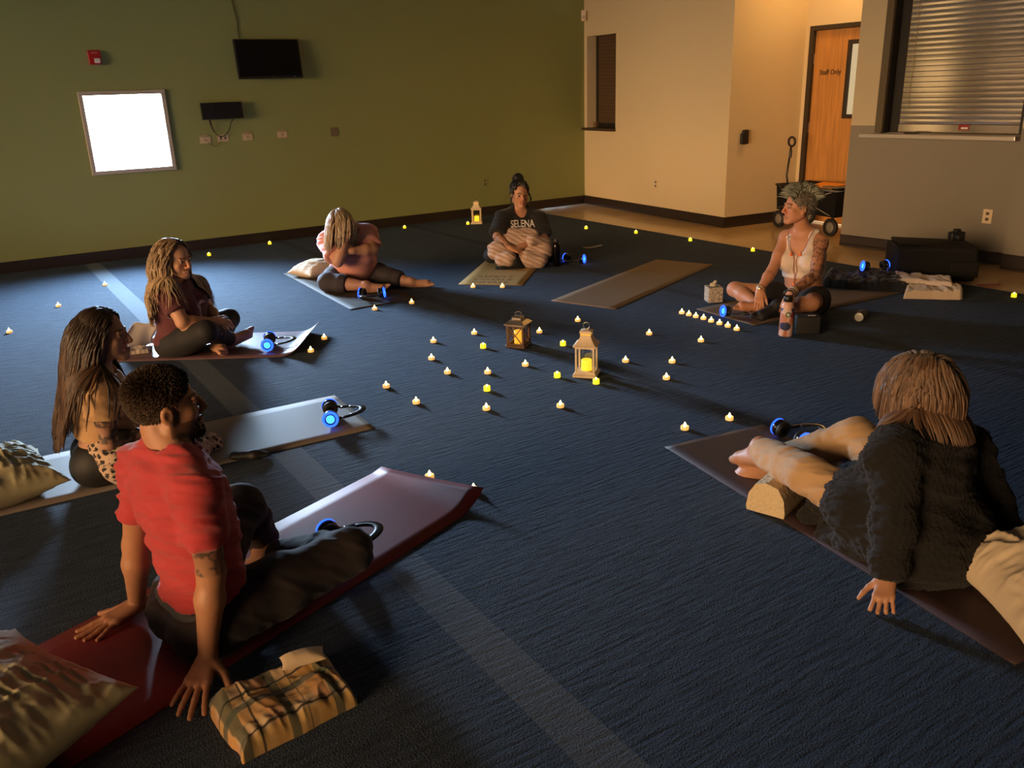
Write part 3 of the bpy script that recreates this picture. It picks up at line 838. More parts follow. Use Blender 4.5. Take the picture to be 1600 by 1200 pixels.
def head(F, c, f, u, s=1.0, fem=True, g='head'):
    """head with features; c is the centre of the skull, s scales a 0.225 m head"""
    r, f, u = frame(f, u); R = np.column_stack([r, f, u])
    T = lambda x, y, z: np.array(c) + s * (x * r + y * f + z * u)
    E = lambda x, y, z, a, b, d, k=.012, op='add', gg=g: F.ell(T(x, y, z), (s * a, s * b, s * d), R, k * s, gg, op)
    E(0, -.012, .028, .073, .094, .084, gg='skull')
    E(0, .022, -.020, .064, .068, .085, .02)
    E(0, .040, -.058, .048 if fem else .053, .048, .052, .02)
    for x in (-1, 1):
        F.cap(T(x * .055, .0, -.055), T(x * .018, .074, -.102), s * .021, s * .017, .018 * s, g)
        E(x * .040, .060, -.026, .024, .022, .022, .014); E(x * .041, .032, -.052, .022, .036, .034, .02)
        E(x * .031, .094, -.001, .015, .012, .0105, .008, 'sub')
        F.cap(T(x * .014, .088, .016), T(x * .044, .080, .017), s * .0085, s * .007, .008 * s, g)
        E(x * .0125, .098, -.041, .0085, .010, .0075, .006)
        # eyelids
        F.cap(T(x * .020, .0845, .0035), T(x * .043, .0795, .0025), s * .0056, s * .0048, .003 * s, g)
        F.cap(T(x * .021, .0835, -.0095), T(x * .042, .0785, -.0085), s * .0036, s * .0032, .003 * s, g)
        # ears
        E(x * .0755, -.006, -.012, .0085, .019, .030, .005, gg='ear'); E(x * .083, -.002, -.010, .006, .010, .018, .004, 'sub', 'ear'); E(x * .074, .002, -.038, .007, .010, .010, .004, gg='ear')
    F.cap(T(0, .090, .012), T(0, .111, -.030), s * .0075, s * .0105, .010 * s, g)
    E(0, .110, -.034, .0105, .011, .0095, .006)
    F.cap(T(-.021, .088, -.0685), T(0, .0985, -.0655), s * .0048, s * .0068, .004 * s, 'lip'); F.cap(T(0, .0985, -.0655), T(.021, .088, -.0685), s * .0068, s * .0048, .004 * s, 'lip')
    F.cap(T(-.019, .087, -.0745), T(0, .0955, -.0785), s * .0050, s * .0078, .004 * s, 'lip'); F.cap(T(0, .0955, -.0785), T(.019, .087, -.0745), s * .0078, s * .0050, .004 * s, 'lip')
    E(0, .082, -.102, .020, .018, .018, .014)
    return T, (r, f, u)


def eyes(T, s, parent, iris=(.06, .03, .015)):
    me_m = [mat('eye_white', (.26, .235, .22), .35), mat('iris_%d' % int(iris[0] * 1000), iris, .15), mat('pupil', (.004, .004, .004), .1)]
    for x in (-1, 1):
        c = T(x * .0315, .0775, -.003); bm = BM(); f = nrm(T(0, 1, 0) - T(0, 0, 0)); r = .0122 * s
        prof = [(r * math.sin(a), r * math.cos(a)) for a in np.linspace(0, PI, 14)]; prof[0] = (0, r); prof[-1] = (0, -r)
        lathe(bm, prof, 16, c, f)
        for fc in bm.faces:
            d = fc.calc_center_median() - Vector(c.tolist()); a = d.normalized().dot(Vector(f.tolist()))
            fc.material_index = 2 if a > .965 else 1 if a > .82 else 0
        obj('eye', bm, me_m, parent, True)


def hand(F, w, fd, back, thumb, s=1.0, curl=(.15, .25, .2), spread=.10, thumb_out=.75, g='hand', curls=None, floor=None):
    """w wrist, fd direction of the fingers, back = normal of the back of the hand, thumb = +1/-1 side of the thumb"""
    fd = nrm(fd); back = nrm(np.array(back, float) - fd * np.dot(back, fd)); sd = np.cross(fd, back) * thumb     # towards the thumb
    w = np.array(w, float); tips = []
    F.cap(w - fd * .02 * s, w + fd * .02 * s, .024 * s, .026 * s, .012, g, (back, .70))
    L = [(.088, .028, .043, .026, .021, .0090), (.092, .009, .047, .030, .022, .0092), (.087, -.010, .043, .027, .021, .0088), (.078, -.028, .034, .021, .019, .0078)]
    for i, (pl, off, a, b, c, r) in enumerate(L):
        m = w + fd * pl * s + sd * off * s + back * .002 * s
        F.cap(w + fd * .016 * s + sd * off * .55 * s, m, .0165 * s, .0118 * s, .012, g, (back, .82))
        F.cap(m - fd * .004, m + fd * .002, .0112 * s, .0105 * s, .004, g)
        ang = (1.2 - i) * spread; d = nrm(fd * math.cos(ang) + sd * math.sin(ang)); cu = curls[i] if curls else curl; th = 0; p = m
        for ln, c_, k in ((a, cu[0], 1.0), (b, cu[1], .92), (c, cu[2], .82)):
            th += c_; dd = d * math.cos(th) - back * math.sin(th); q = p + dd * ln * s
            if floor is not None and q[2] < floor + r * s * k * .85: q[2] = floor + r * s * k * .85
            F.cap(p, q, r * s * (k + .04), r * s * (k - .06), .0035, g); p = q
        tips.append(p)
    # thumb leaves the side of the palm near its base
    b0 = w + fd * .022 * s + sd * .026 * s - back * .004 * s
    d1 = nrm(fd * math.cos(thumb_out) + sd * math.sin(thumb_out) - back * .25)
    b1 = b0 + d1 * .040 * s; d2 = nrm(d1 * .8 + fd * .45); b2 = b1 + d2 * .032 * s; d3 = nrm(d2 + fd * .15 - back * .1); b3 = b2 + d3 * .026 * s
    if floor is not None:
        for q, r in ((b1, .011), (b2, .010), (b3, .009)): q[2] = max(q[2], floor + r * s)
    F.cap(w + fd * .012 * s, b0, .017 * s, .017 * s, .010, g); F.cap(b0, b1, .0165 * s, .0122 * s, .010, g); F.cap(b1, b2, .0112 * s, .0102 * s, .005, g); F.cap(b2, b3, .0102 * s, .0080 * s, .004, g)
    tips.append(b3); return tips


def foot(F, an, toe, up, s=1.0, g='foot', toes=True, side=1):
    """an ankle, toe = tip of the big toe side direction point, up = direction of the instep"""
    an = np.array(an, float); toe = np.array(toe, float); d = nrm(toe - an); up = nrm(np.array(up) - d * np.dot(up, d)); sd = np.cross(d, up) * side
    L = .235 * s; heel = an - d * .045 * s - up * .045 * s; ball = heel + d * .165 * s - up * .004 * s
    F.ell(heel + up * .008, (.030 * s,) * 3, None, .02, g)
    F.cap(heel + up * .004 * s, ball, .029 * s, .026 * s, .02, g, (sd, 1.25)); F.cap(an, ball + up * .006 * s, .034 * s, .022 * s, .025, g)
    F.cap(an + up * .02 * s, heel, .036 * s, .028 * s, .02, g)
    if toes:
        for i in range(5):
            o = (.027 - .0135 * i) * s; r = (.0125, .0098, .0092, .0088, .0082)[i] * s
            a = ball + sd * o - d * .006 * s * i; b = a + d * (.058 - .005 * i) * s - up * .008 * s
            F.cap(a - d * .01, b, r * 1.1, r, .004, g)
    else:
        F.cap(ball, ball + d * .055 * s - up * .008 * s, .026 * s, .020 * s, .02, g, (sd, 1.3))


def torso(F, pel, neck, right, fwd, w=1.0, deep=1.0, bust=0.0, belly=0.0, hips=1.0, g='torso'):
    """trunk from the pelvis to the base of the neck"""
    pel = np.array(pel, float); neck = np.array(neck, float); up = nrm(neck - pel); r = nrm(right); f = nrm(np.cross(up, r)) ; f = f if f @ fwd > 0 else -f
    r = nrm(np.cross(f, up)); R = np.column_stack([r, f, up]); H = np.linalg.norm(neck - pel); T = lambda x, y, z: pel + x * r + y * f + z * H * up
    F.ell(T(0, -.005, .02), (.165 * hips, .120 * deep * hips, .120), R, .04, 'hips')
    for x in (-1, 1): F.ell(T(x * .075 * hips, -.055, -.05), (.090 * hips, .090 * hips, .088), R, .04, 'hips')
    F.ell(T(0, .008 + belly * .4, .30), (.138 * w + belly * .3, .100 * deep + belly, .150), R, .05, g)
    F.ell(T(0, .0, .62), (.155 * w, .108 * deep, .20), R, .06, g)
    F.ell(T(0, -.012, .80), (.150 * w, .088 * deep, .12), R, .05, g)
    if bust:
        for x in (-1, 1): F.ell(T(x * .072, .085 * deep + bust * .2, .60), (.060 + bust * .25, .050 + bust * .5, .060 + bust * .3), R, .03, g)
    return T, (r, f, up)


def person(J, w=1.0, deep=1.0, bust=0.0, belly=0.0, hips=1.0, limb=1.0, fem=True, hs=1.0, feet=True):
    """field of a whole body from its joints"""
    F = Field(); r = nrm(J['shR'] - J['shL']); up = nrm(J['neck'] - J['pel']); fwd = nrm(np.cross(up, r))
    T, ax = torso(F, J['pel'], J['neck'], J.get('right', r), J.get('fwd', fwd), w, deep, bust, belly, hips)
    rr = nrm(J.get('hipline', ax[0]))
    for sd, q in ((-1, 'L'), (1, 'R')):
        hip = J.get('hip' + q, J['pel'] + rr * sd * .092 * hips); J['hip' + q] = hip
        sh, el, wr = J['sh' + q], J['el' + q], J['wr' + q]
        nb = J['neck'] - up * .015
        F.cap(nb + r * sd * .03, sh, .046 * w, .050 * limb, .03, 'torso'); F.cap(J['neck'] + up * .035 + r * sd * .02, sh - r * sd * .03, .030, .040, .03, 'trap')
        F.cap(sh - up * .05 - r * sd * .02, sh, .052 * w, .050 * limb, .03, 'arm')
        F.cap(sh, sh * .45 + el * .55, .052 * limb, .046 * limb, .02, 'arm'); F.cap(sh * .45 + el * .55, el, .046 * limb, .038 * limb, .02, 'arm')
        F.cap(el, el * .68 + wr * .32, .038 * limb, .041 * limb, .02, 'fore'); F.cap(el * .68 + wr * .32, wr, .041 * limb, .0255 * (limb * .5 + .5), .02, 'fore')
        kn, an = J['kn' + q], J['an' + q]
        F.cap(hip, hip * .55 + kn * .45, .092 * hips, .078 * limb, .04, 'thigh'); F.cap(hip * .55 + kn * .45, kn, .078 * limb, .058 * limb, .03, 'thigh')
        F.ell(kn, (.058 * limb,) * 3, None, .02, 'thigh')
        cf = kn * .68 + an * .32
        F.cap(kn, cf, .054 * limb, .056 * limb, .02, 'shin'); F.cap(cf, an, .056 * limb, .034, .02, 'shin')
        if feet and 'to' + q in J: foot(F, an, J['to' + q], J.get('tup' + q, UP), 1.0, 'foot', J.get('toes', True), -sd)
    F.cap(J['neck'] - up * .02, J['head'] - nrm(J['hu']) * .07 * hs - nrm(J['hf']) * .018, .056 * (.93 if fem else 1.08), .050 * (.95 if fem else 1.1), .02, 'neck')
    Th, hx = head(F, J['head'], J['hf'], J['hu'], hs, fem)
    return F, T, ax, Th, hx


def skin_color(base, Th, hs=1.0, lip=(.36, .14, .10), brow=(.03, .02, .015), stubble=None, tattoos=(), scalp=None, extra=None):
    """per vertex skin tones: lips, brows, beard shadow, tattoos"""
    base = np.array(base); o = Th(0, 0, 0); ax = np.column_stack([(Th(1, 0, 0) - o) / hs, (Th(0, 1, 0) - o) / hs, (Th(0, 0, 1) - o) / hs])

    def f(Vt):
        C = np.tile(base, (len(Vt), 1)); C *= (.92 + .16 * fbm(Vt * 35, 5))[:, None]
        L = (Vt - o) @ ax / hs; x, y, z = L.T; inh = (np.abs(x) < .09) & (np.abs(y) < .13) & (np.abs(z) < .14)

        def put(m, c, a=1.0): C[m] = C[m] * (1 - a) + np.array(c) * a
        put(inh & (y > .03) & (np.abs(x) < .05) & (np.abs(z + .035) < .03), base * np.array([1.12, .86, .82]), .45)
        if stubble is not None: put(inh & (z > -.116) & (((z < -.045) & (y > .012)) | ((np.abs(x) > .05) & (z < .0) & (y > -.005) & (y < .03))) & (np.linalg.norm(np.stack([x, z + .072], 1), axis=1) > .012), stubble, .72)
        put(inh & (y > .083) & (np.abs(x) < .0235) & (z < -.0605) & (z > -.0835), lip, .6)
        bz = .0185 + .004 * np.cos((np.abs(x) - .028) * 60)
        put(inh & (y > .06) & (np.abs(x) > .013) & (np.abs(x) < .048) & (np.abs(z - bz) < .0034), brow, .6)
        put(inh & (y > .066) & (np.abs(np.abs(x) - .0315) < .017) & (np.abs(z + .001) < .0055), base * .4, .35)
        if scalp is not None: put(inh & (z > .02 + .5 * np.maximum(.0, y - .03)) & (y < .07), scalp, .9)
        for a, b, rad, c, sc, th, seed in tattoos:
            a, b = np.array(a), np.array(b); t = np.clip((Vt - a) @ (b - a) / ((b - a) @ (b - a)), 0, 1); d = np.linalg.norm(Vt - a - t[:, None] * (b - a), axis=1)
            n = np.abs(fbm(Vt * sc, seed, 3) - .5) ; m = (d < rad) & (t > .0) & (t < 1)
            put(m & (n < th), c, .80); put(m, c, .25)
        if extra is not None: extra(Vt, put)
        return np.clip(C, 0, 1)
    return f


def strands(name, paths, r0, r1, m, parent, n=5, colr=None, seed=1, flat=1.0, bury=True):
    """bundle of hair locks: paths (N,K,3)"""
    N, K, _ = paths.shape; rg = np.random.RandomState(seed)
    t = np.gradient(paths, axis=1); t /= np.maximum(np.linalg.norm(t, axis=2, keepdims=True), 1e-9)
    ref = nrm([.3, .2, 1.0]) + np.zeros_like(t); a = np.cross(t, ref); a /= np.maximum(np.linalg.norm(a, axis=2, keepdims=True), 1e-6); b = np.cross(t, a)
    u = np.linspace(0, 1, K); prof = np.minimum(1, u * 6 + .35) * (1 - u ** 3); rad = (r1 + (r0 - r1) * prof)[None, :] * (.65 + .7 * rg.rand(N, 1))
    an = np.linspace(0, 2 * PI, n, endpoint=False); tw = rg.rand(N, 1, 1) * 6
    ring = paths[:, :, None, :] + rad[:, :, None, None] * (np.cos(an + tw)[..., None] * a[:, :, None, :] + flat * np.sin(an + tw)[..., None] * b[:, :, None, :])
    Vt = ring.reshape(-1, 3); base = (np.arange(N)[:, None, None] * K + np.arange(K - 1)[None, :, None]) * n; j = np.arange(n)[None, None, :]; j2 = (j + 1) % n
    Q = np.stack([base + j, base + j2, base + n + j2, base + n + j], -1).reshape(-1, 4)
    me = to_mesh(name, Vt, Q)
    if colr is not None:
        c0, c1 = np.array(colr[0]), np.array(colr[1]); w = rg.rand(N) ** 1.2
        root = np.array(colr[2]) if len(colr) > 2 else c0
        c = c0[None] * (1 - w[:, None]) + c1[None] * w[:, None]; cc = np.repeat(c[:, None, :], K, 1)
        k = np.clip(1 - u * 3.0, 0, 1)[None, :, None]; cc = cc * (1 - k) + root * k
        paint(me, np.repeat(cc.reshape(-1, 3), n, 0))
    return link(name, me, m, None) if parent is None else _par(link(name, me, m, None), parent)


def _par(o, parent):
    o.parent = parent; o.matrix_parent_inverse = parent.matrix_basis.inverted(); return o


def hair_mat(name, rough=.42):
    return mat(name, (.1, .06, .03), rough, attr='Col', spec=.45, bump=.25, scale=260, stretch=(1, 1, .12))


def grow(Fc, roots, dirs, steps, step, grav, noise_=.25, inertia=.75, margin=.006, seed=0, wave=0.0, wl=.09, pull=None):
    """let locks fall from the roots, sliding over the body field Fc"""
    p = roots.copy(); d = dirs.copy(); out = [p.copy()]; ph = np.random.RandomState(seed).rand(len(p)) * 6.28
    for i in range(steps):
        n = np.stack([fbm(p * 9, seed + 11 * k, 2) - .5 for k in range(3)], -1)
        gv = np.array([0, 0, -1.0]) * grav if pull is None else np.array([0, 0, -1.0]) * grav + pull(p, i)
        d = d * inertia + gv + n * noise_
        if wave: d = d + wave * np.stack([np.cos(ph + i * step / wl * 6.28), np.sin(ph * 1.7 + i * step / wl * 6.28), 0 * ph], -1)
        d /= np.maximum(np.linalg.norm(d, axis=1, keepdims=True), 1e-9); p = p + d * step
        for _ in range(2):
            D = Fc.eval(p); m = D < margin
            if m.any():
                g = Fc.grad(p[m]); p[m] += g * (margin - D[m])[:, None]; vn = (d[m] * g).sum(1); d[m] -= g * np.minimum(vn, 0)[:, None]
        p[:, 2] = np.maximum(p[:, 2], .012); out.append(p.copy())
    return np.stack(out, 1)


def scalp(Th, hs, n, seed, front=.062, low=-.03, back=-.075):
    """random points on the skull inside the hairline: positions, normals (head axes)"""
    rg = np.random.RandomState(seed); P_, N_ = [], []
    o = Th(0, 0, 0); X, Y, Z = [(Th(*e) - o) / hs for e in np.eye(3)]
    while len(P_) < n:
        v = rg.normal(size=3); v /= np.linalg.norm(v); l = np.array([0, -.012, .028]) + v * np.array([.074, .095, .086])
        lim = low if l[1] > .0 else low + (back - low) * min(1, -l[1] / .07)
        if l[2] < lim + (max(0, l[1] - .02) * 1.45): continue
        if l[1] > front: continue
        nn = v / np.array([.074, .095, .086]); nn /= np.linalg.norm(nn)
        P_.append(o + hs * (l[0] * X + l[1] * Y + l[2] * Z)); N_.append(nn)
    P_ = np.array(P_); N_ = np.array(N_); return P_, N_ @ np.stack([X, Y, Z]), N_, (X, Y, Z)


def finish(o, loc):
    """move an empty's base without moving its parts (used before parts are added)"""
    return o


def on_surface(F, me, o, right, up, out, size_off=.004, start=.25):
    """lay a flat lettering mesh on a field: x along right, y along up, seen from out"""
    r, u, f = nrm(right), nrm(up), nrm(out); n = len(me.vertices); co = np.zeros(n * 3); me.vertices.foreach_get('co', co); co = co.reshape(-1, 3)
    p = np.array(o) + co[:, :1] * r + co[:, 1:2] * u + f * start
    for _ in range(40):
        d = F.eval(p) - size_off; p = p - f * np.clip(d, -.02, .05)[:, None]
    p = p + f * co[:, 2:3]; me.vertices.foreach_set('co', p.astype(np.float32).ravel()); me.update()
    return me
# ================================================================== THINGS ON THE FLOOR
YAW = -AZ            # yaw of something squared up to the viewer
rnd = random.Random(7)


def sheet(name, pts, th, m, parent=None, loc=False):
    """closed thin sheet from a grid of points (nu x nv x 3), thickness th downwards"""
    pts = np.array(pts, float); nu, nv = pts.shape[:2]; bm = BM()
    du = np.gradient(pts, axis=0); dv = np.gradient(pts, axis=1); n = np.cross(du, dv); n /= np.maximum(np.linalg.norm(n, axis=2, keepdims=True), 1e-9)
    if n[..., 2].mean() < 0: n = -n
    A = [[bm.verts.new(pts[i, j]) for j in range(nv)] for i in range(nu)]; B = [[bm.verts.new(pts[i, j] - n[i, j] * th) for j in range(nv)] for i in range(nu)]
    for i in range(nu - 1):
        for j in range(nv - 1):
            bm.faces.new((A[i][j], A[i + 1][j], A[i + 1][j + 1], A[i][j + 1])); bm.faces.new((B[i][j], B[i][j + 1], B[i + 1][j + 1], B[i + 1][j]))
    for i in range(nu - 1):
        bm.faces.new((A[i][0], B[i][0], B[i + 1][0], A[i + 1][0])); bm.faces.new((A[i][-1], A[i + 1][-1], B[i + 1][-1], B[i][-1]))
    for j in range(nv - 1):
        bm.faces.new((A[0][j], A[0][j + 1], B[0][j + 1], B[0][j])); bm.faces.new((A[-1][j], B[-1][j], B[-1][j + 1], A[-1][j + 1]))
    return obj(name, bm, m, parent, True)


def yoga_mat(label, A, B, w, m, curl=0.0, radius=.10, th=.005, twist=0.0, hole=None):
    """mat from the end A to the end B; the last stretch at A may roll upwards"""
    A = np.array([A[0], A[1], 0.0]); B = np.array([B[0], B[1], 0.0]); L = np.linalg.norm(B - A); u = (A - B) / L; v = np.array([u[1], -u[0], 0]); nu, nv = 60, 9; g = np.zeros((nu, nv, 3))
    for i in range(nu):
        for j in range(nv):
            s = L * i / (nu - 1); y = (j / (nv - 1) - .5) * w; z = th; c_ = curl * (1 + twist * (j / (nv - 1) - .5)); x = s
            if c_ > 0 and s > L - c_:
                a = (s - (L - c_)) / radius; x = L - c_ + radius * math.sin(a); z = th + radius * (1 - math.cos(a))
            g[i, j] = B + u * x + v * y + np.array([0, 0, z])
    o = sheet('yoga_mat', g, th, m)
    return tag(o, label, 'yoga mat', 'yoga mats set in a circle'), (A, B, u, v, th)


def mat_fabric(name, c, rough, vary=.06, spec=.5): return mat(name, c, rough, bump=.12, scale=260, vary=vary, spec=spec)


M_red_mat = mat_fabric('red_rubber', (0.24, 0.036, 0.033), .46, .06, .3); M_tan_mat = mat_fabric('taupe_rubber', (0.27, 0.22, 0.175), .55, .06, .3); M_plum = mat_fabric('plum_rubber', (0.14, 0.075, 0.082), .40, .06, .4)
M_olive = mat_fabric('dark_olive_rubber', (0.060, 0.048, 0.034), .7, .06, .2); M_gold = mat_fabric('golden_tan_rubber', (0.50, 0.34, 0.135), .6, .06, .25); M_bei = mat_fabric('brown_beige_rubber', (0.225, 0.155, 0.095), .6, .06, .25)
M_taupe = mat_fabric('brown_taupe_rubber', (0.16, 0.115, 0.085), .6, .06, .25); M_wine = mat_fabric('dark_wine_rubber', (0.040, 0.022, 0.024), .55, .2)

yoga_mat('red yoga mat with one corner curling up, under the man in the red shirt', (1.475, 2.992), (-.163, 2.354), .59, M_red_mat, .13, .26, twist=.9)
yoga_mat('taupe yoga mat under the long-haired woman in the tan top', (1.56, 4.035), (-.17, 4.10), .59, M_tan_mat)
yoga_mat('plum yoga mat with a rolled-up end, under the blonde woman', (1.86, 5.43), (.59, 6.26), .60, M_plum, .17, .20)
pk_mat, _ = yoga_mat('dark olive yoga mat with pale leaf lines, under the woman in pink', (2.72, 6.125), (2.78, 7.88), .58, M_olive)
se_mat, SEM = yoga_mat('golden yoga mat printed with three lines of words, under the woman with the striped blanket', (3.735, 6.175), (4.945, 7.41), .565, M_gold)
yoga_mat('empty brown-beige yoga mat between the black-shirted woman and the grey-haired woman', (3.905, 5.095), (5.645, 5.79), .575, M_bei)
yoga_mat('brown taupe yoga mat under the woman in the white top', (4.46, 4.155), (6.22, 4.085), .575, M_taupe)
yoga_mat('dark wine yoga mat under the woman in the black cardigan', (2.82, 2.645), (2.55, .90), .575, M_wine)
# words on the golden mat, drawn leaves on the olive one
m_ink = mat('faded_brown_print', srgb(120, 78, 36), .7)
for i, w_ in enumerate(('INHALE', 'EXHALE', 'REPEAT')):
    me = text_mesh(w_, .095, 1.05, extrude=.0002); u, v = SEM[2], SEM[3]; c = SEM[0] - u * (.085 + .115 * i) - v * -.02 + np.array([0, 0, .0054])
    m4 = np.eye(4); m4[:3, 0] = -v if (-v) @ RGT > 0 else v; m4[:3, 1] = -u; m4[:3, 3] = c; me.transform(Matrix(m4.tolist())); o = link('printed_word', me, m_ink, se_mat)
m_leaf = mat('pale_leaf_line', srgb(150, 130, 100), .7)
for k in range(9):
    y0 = 6.25 + .155 * k; bm = BM()
    for s_ in (-1, 1):
        pts = spline([(2.75 + s_ * .02, y0, .0062), (2.75 + s_ * .12, y0 + .045, .0062), (2.75 + s_ * .25, y0 + .06 + .02 * (k % 2), .0062)], 5)
        tube(bm, pts, [.0035 * (1 - .7 * i / (len(pts) - 1)) for i in range(len(pts))], 4, r2=.2)
    obj('leaf_line', bm, m_leaf, pk_mat)

# ------------------------------------------------------------------ tea lights
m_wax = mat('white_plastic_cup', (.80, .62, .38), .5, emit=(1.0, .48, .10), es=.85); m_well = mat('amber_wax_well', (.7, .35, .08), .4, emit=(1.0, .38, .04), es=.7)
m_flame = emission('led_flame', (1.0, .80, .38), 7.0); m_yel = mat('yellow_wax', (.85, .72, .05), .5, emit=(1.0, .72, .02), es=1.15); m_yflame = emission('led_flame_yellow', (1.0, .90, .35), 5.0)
tea = thing('tea_light', '', 'tea light'); bm = BM(); lathe(bm, [(0, 0), (.0185, 0), (.0200, .002), (.0200, .016), (.0185, .0185), (.0165, .0175), (.0150, .0150)], 20); local('cup', bm, m_wax, tea, True)
bm = BM(); lathe(bm, [(.0152, .0150), (.008, .0142), (0, .0142)], 20); local('wax', bm, m_well, tea, True)
bm = BM(); lathe(bm, [(0, .013), (.0062, .014), (.0075, .019), (.0072, .0245), (.0050, .031), (.0022, .037), (0, .0405)], 14); local('flame', bm, m_flame, tea, True)
vot = thing('tea_light', '', 'tea light'); bm = BM(); lathe(bm, [(0, 0), (.0185, 0), (.0192, .002), (.0188, .026), (.0165, .029), (.012, .0265), (0, .026)], 20); local('wax_body', bm, m_yel, vot, True)
bm = BM(); lathe(bm, [(0, .025), (.0055, .026), (.0060, .030), (.0040, .035), (0, .039)], 12); local('flame', bm, m_yflame, vot, True)
NEAR = 'tea lights scattered on the carpet'
tl = [(13, 521, 't', 'tea light nearest the left edge of the carpet'), (90, 480, 't', 'tea light on the blue carpet, between the two others at the far left'), (163, 447, 't', 'tea light on the bright carpet left of the blonde woman'),
      (326, 400, 'y', 'yellow tea light by the green wall just behind the blonde woman'), (421, 382, 'y', 'yellow tea light by the green wall between the blonde woman and the woman in pink'), (632, 357, 'y', 'yellow tea light near the wall behind the woman in pink'), (731, 351, 'y', 'yellow tea light beside the small lantern at the wall'),
      (916, 358, 'y', 'yellow tea light at the tile edge, first right of the black-shirted woman'), (994, 365, 'y', 'yellow tea light at the tile edge, second to the right of the black-shirted woman'), (1079, 377, 'y', 'yellow tea light at the tile edge, third to the right of the black-shirted woman'), (1177, 393, 'y', 'yellow tea light at the tile edge left of the grey-haired woman'), (1586, 465, 'y', 'yellow tea light at the right edge past the white folded cloth'),
      (677, 536, 't', 'tea light far left of the brown lantern, level with its base'), (741, 523, 't', 'tea light nearest the left side of the brown lantern, by its top'), (755, 545, 'y', 'yellow tea light just left of the brown lantern'), (843, 521, 't', 'tea light just right of the brown lantern'), (903, 503, 't', 'tea light behind the ring of the big white lantern'),
      (880, 541, 'y', 'yellow tea light between the brown lantern and the white lantern'), (1015, 524, 't', 'tea light right of the white lantern, farthest back'), (1096, 535, 't', 'tea light in front of the row at the taupe mat'), (674, 563, 't', 'tea light left of the lanterns, just below its neighbour'), (699, 585, 't', 'tea light in the left part of the scatter, in front and right of its neighbour'),
      (762, 585, 't', 'tea light straight below the brown lantern, upper one of three in a column'), (821, 573, 't', 'tea light in front of the brown lantern'), (871, 591, 'y', 'yellow tea light left of the foot of the white lantern'), (932, 601, 'y', 'yellow tea light in front of the foot of the white lantern'), (978, 567, 't', 'tea light just right of the foot of the white lantern'),
      (1051, 568, 't', 'tea light right of the white lantern, back one of two close together'), (1042, 594, 't', 'tea light right of the white lantern, front one of two close together'), (603, 607, 't', 'tea light by the far corner of the taupe mat'), (650, 632, 't', 'tea light on the carpet in front of the taupe mat end'), (761, 612, 'y', 'yellow tea light, middle one of the column of three below the brown lantern'),
      (760, 642, 't', 'tea light nearest the viewer in the column below the brown lantern'), (876, 638, 't', 'tea light alone in front of the white lantern, nearest the viewer'), (1071, 673, 't', 'tea light at the left corner of the dark wine mat'), (1141, 658, 't', 'tea light at the end of the dark wine mat, by the feet'), (671, 750, 't', 'tea light at the curled end of the red mat'), (740, 771, 't', 'tea light at the near corner of the red mat, nearest of all to the viewer'),
      (585, 485, 't', 'tea light at the left corner of the dark olive mat end'), (643, 475, 't', 'tea light at the right corner of the dark olive mat end'), (739, 450, 't', 'tea light at the left of the golden mat end'), (785, 450, 't', 'tea light at the right of the golden mat end'), (506, 531, 't', 'tea light beside the rolled-up end of the plum mat, the far one'), (485, 551, 't', 'tea light beside the rolled-up end of the plum mat, the near one'),
      (1066, 491, 't', 'first tea light from the left in the row along the taupe mat end'), (1077, 494, 't', 'second tea light from the left in the row along the taupe mat end'), (1088, 497, 't', 'third tea light from the left in the row along the taupe mat end'), (1100, 500, 't', 'fourth tea light from the left in the row along the taupe mat end'), (1112, 504, 't', 'fifth tea light in the row along the taupe mat end'), (1125, 508, 't', 'third from last tea light in the row along the taupe mat end'), (1138, 512, 't', 'second from last tea light in the row along the taupe mat end'), (1152, 517, 't', 'last tea light at the right of the row along the taupe mat end')]
first = {'t': True, 'y': True}
for x, y, k, lab in tl:
    src = tea if k == 't' else vot; p = fl(x, y, 0.0)
    # the pixel is the front foot of the cup
    p = p + FWD * .018; a = rnd.random() * 6
    if first[k]:
        src.matrix_basis = Matrix.Translation(Vector((p[0], p[1], 0))) @ Matrix.Rotation(a, 4, 'Z'); src['label'] = lab; src['group'] = NEAR; first[k] = False
    else: dup(src, (p[0], p[1], 0), a, lab, NEAR)

# ------------------------------------------------------------------ lanterns
M_lan = mat('antique_white_paint', (0.78, 0.62, 0.42), .55, vary=.10, scale=30); M_steel = mat('polished_ring', (.75, .72, .66), .2, metal=1.0)
m_pil = mat('yellow_pillar_wax', (.85, .62, .08), .5, emit=(1.0, .60, .02), es=1.3); m_pil2 = mat('amber_pillar_wax', (.8, .42, .06), .5, emit=(1.0, .42, .03), es=1.0)


def sq(bm, prof, c=(0, 0, 0)):
    lathe(bm, [(r * math.sqrt(2), z) for r, z in prof], 4, (0, 0, 0)); bmesh.ops.rotate(bm, verts=[v for v in bm.verts if v.tag is False], cent=(0, 0, 0), matrix=RZ(PI / 4))
    for v in bm.verts: v.tag = True


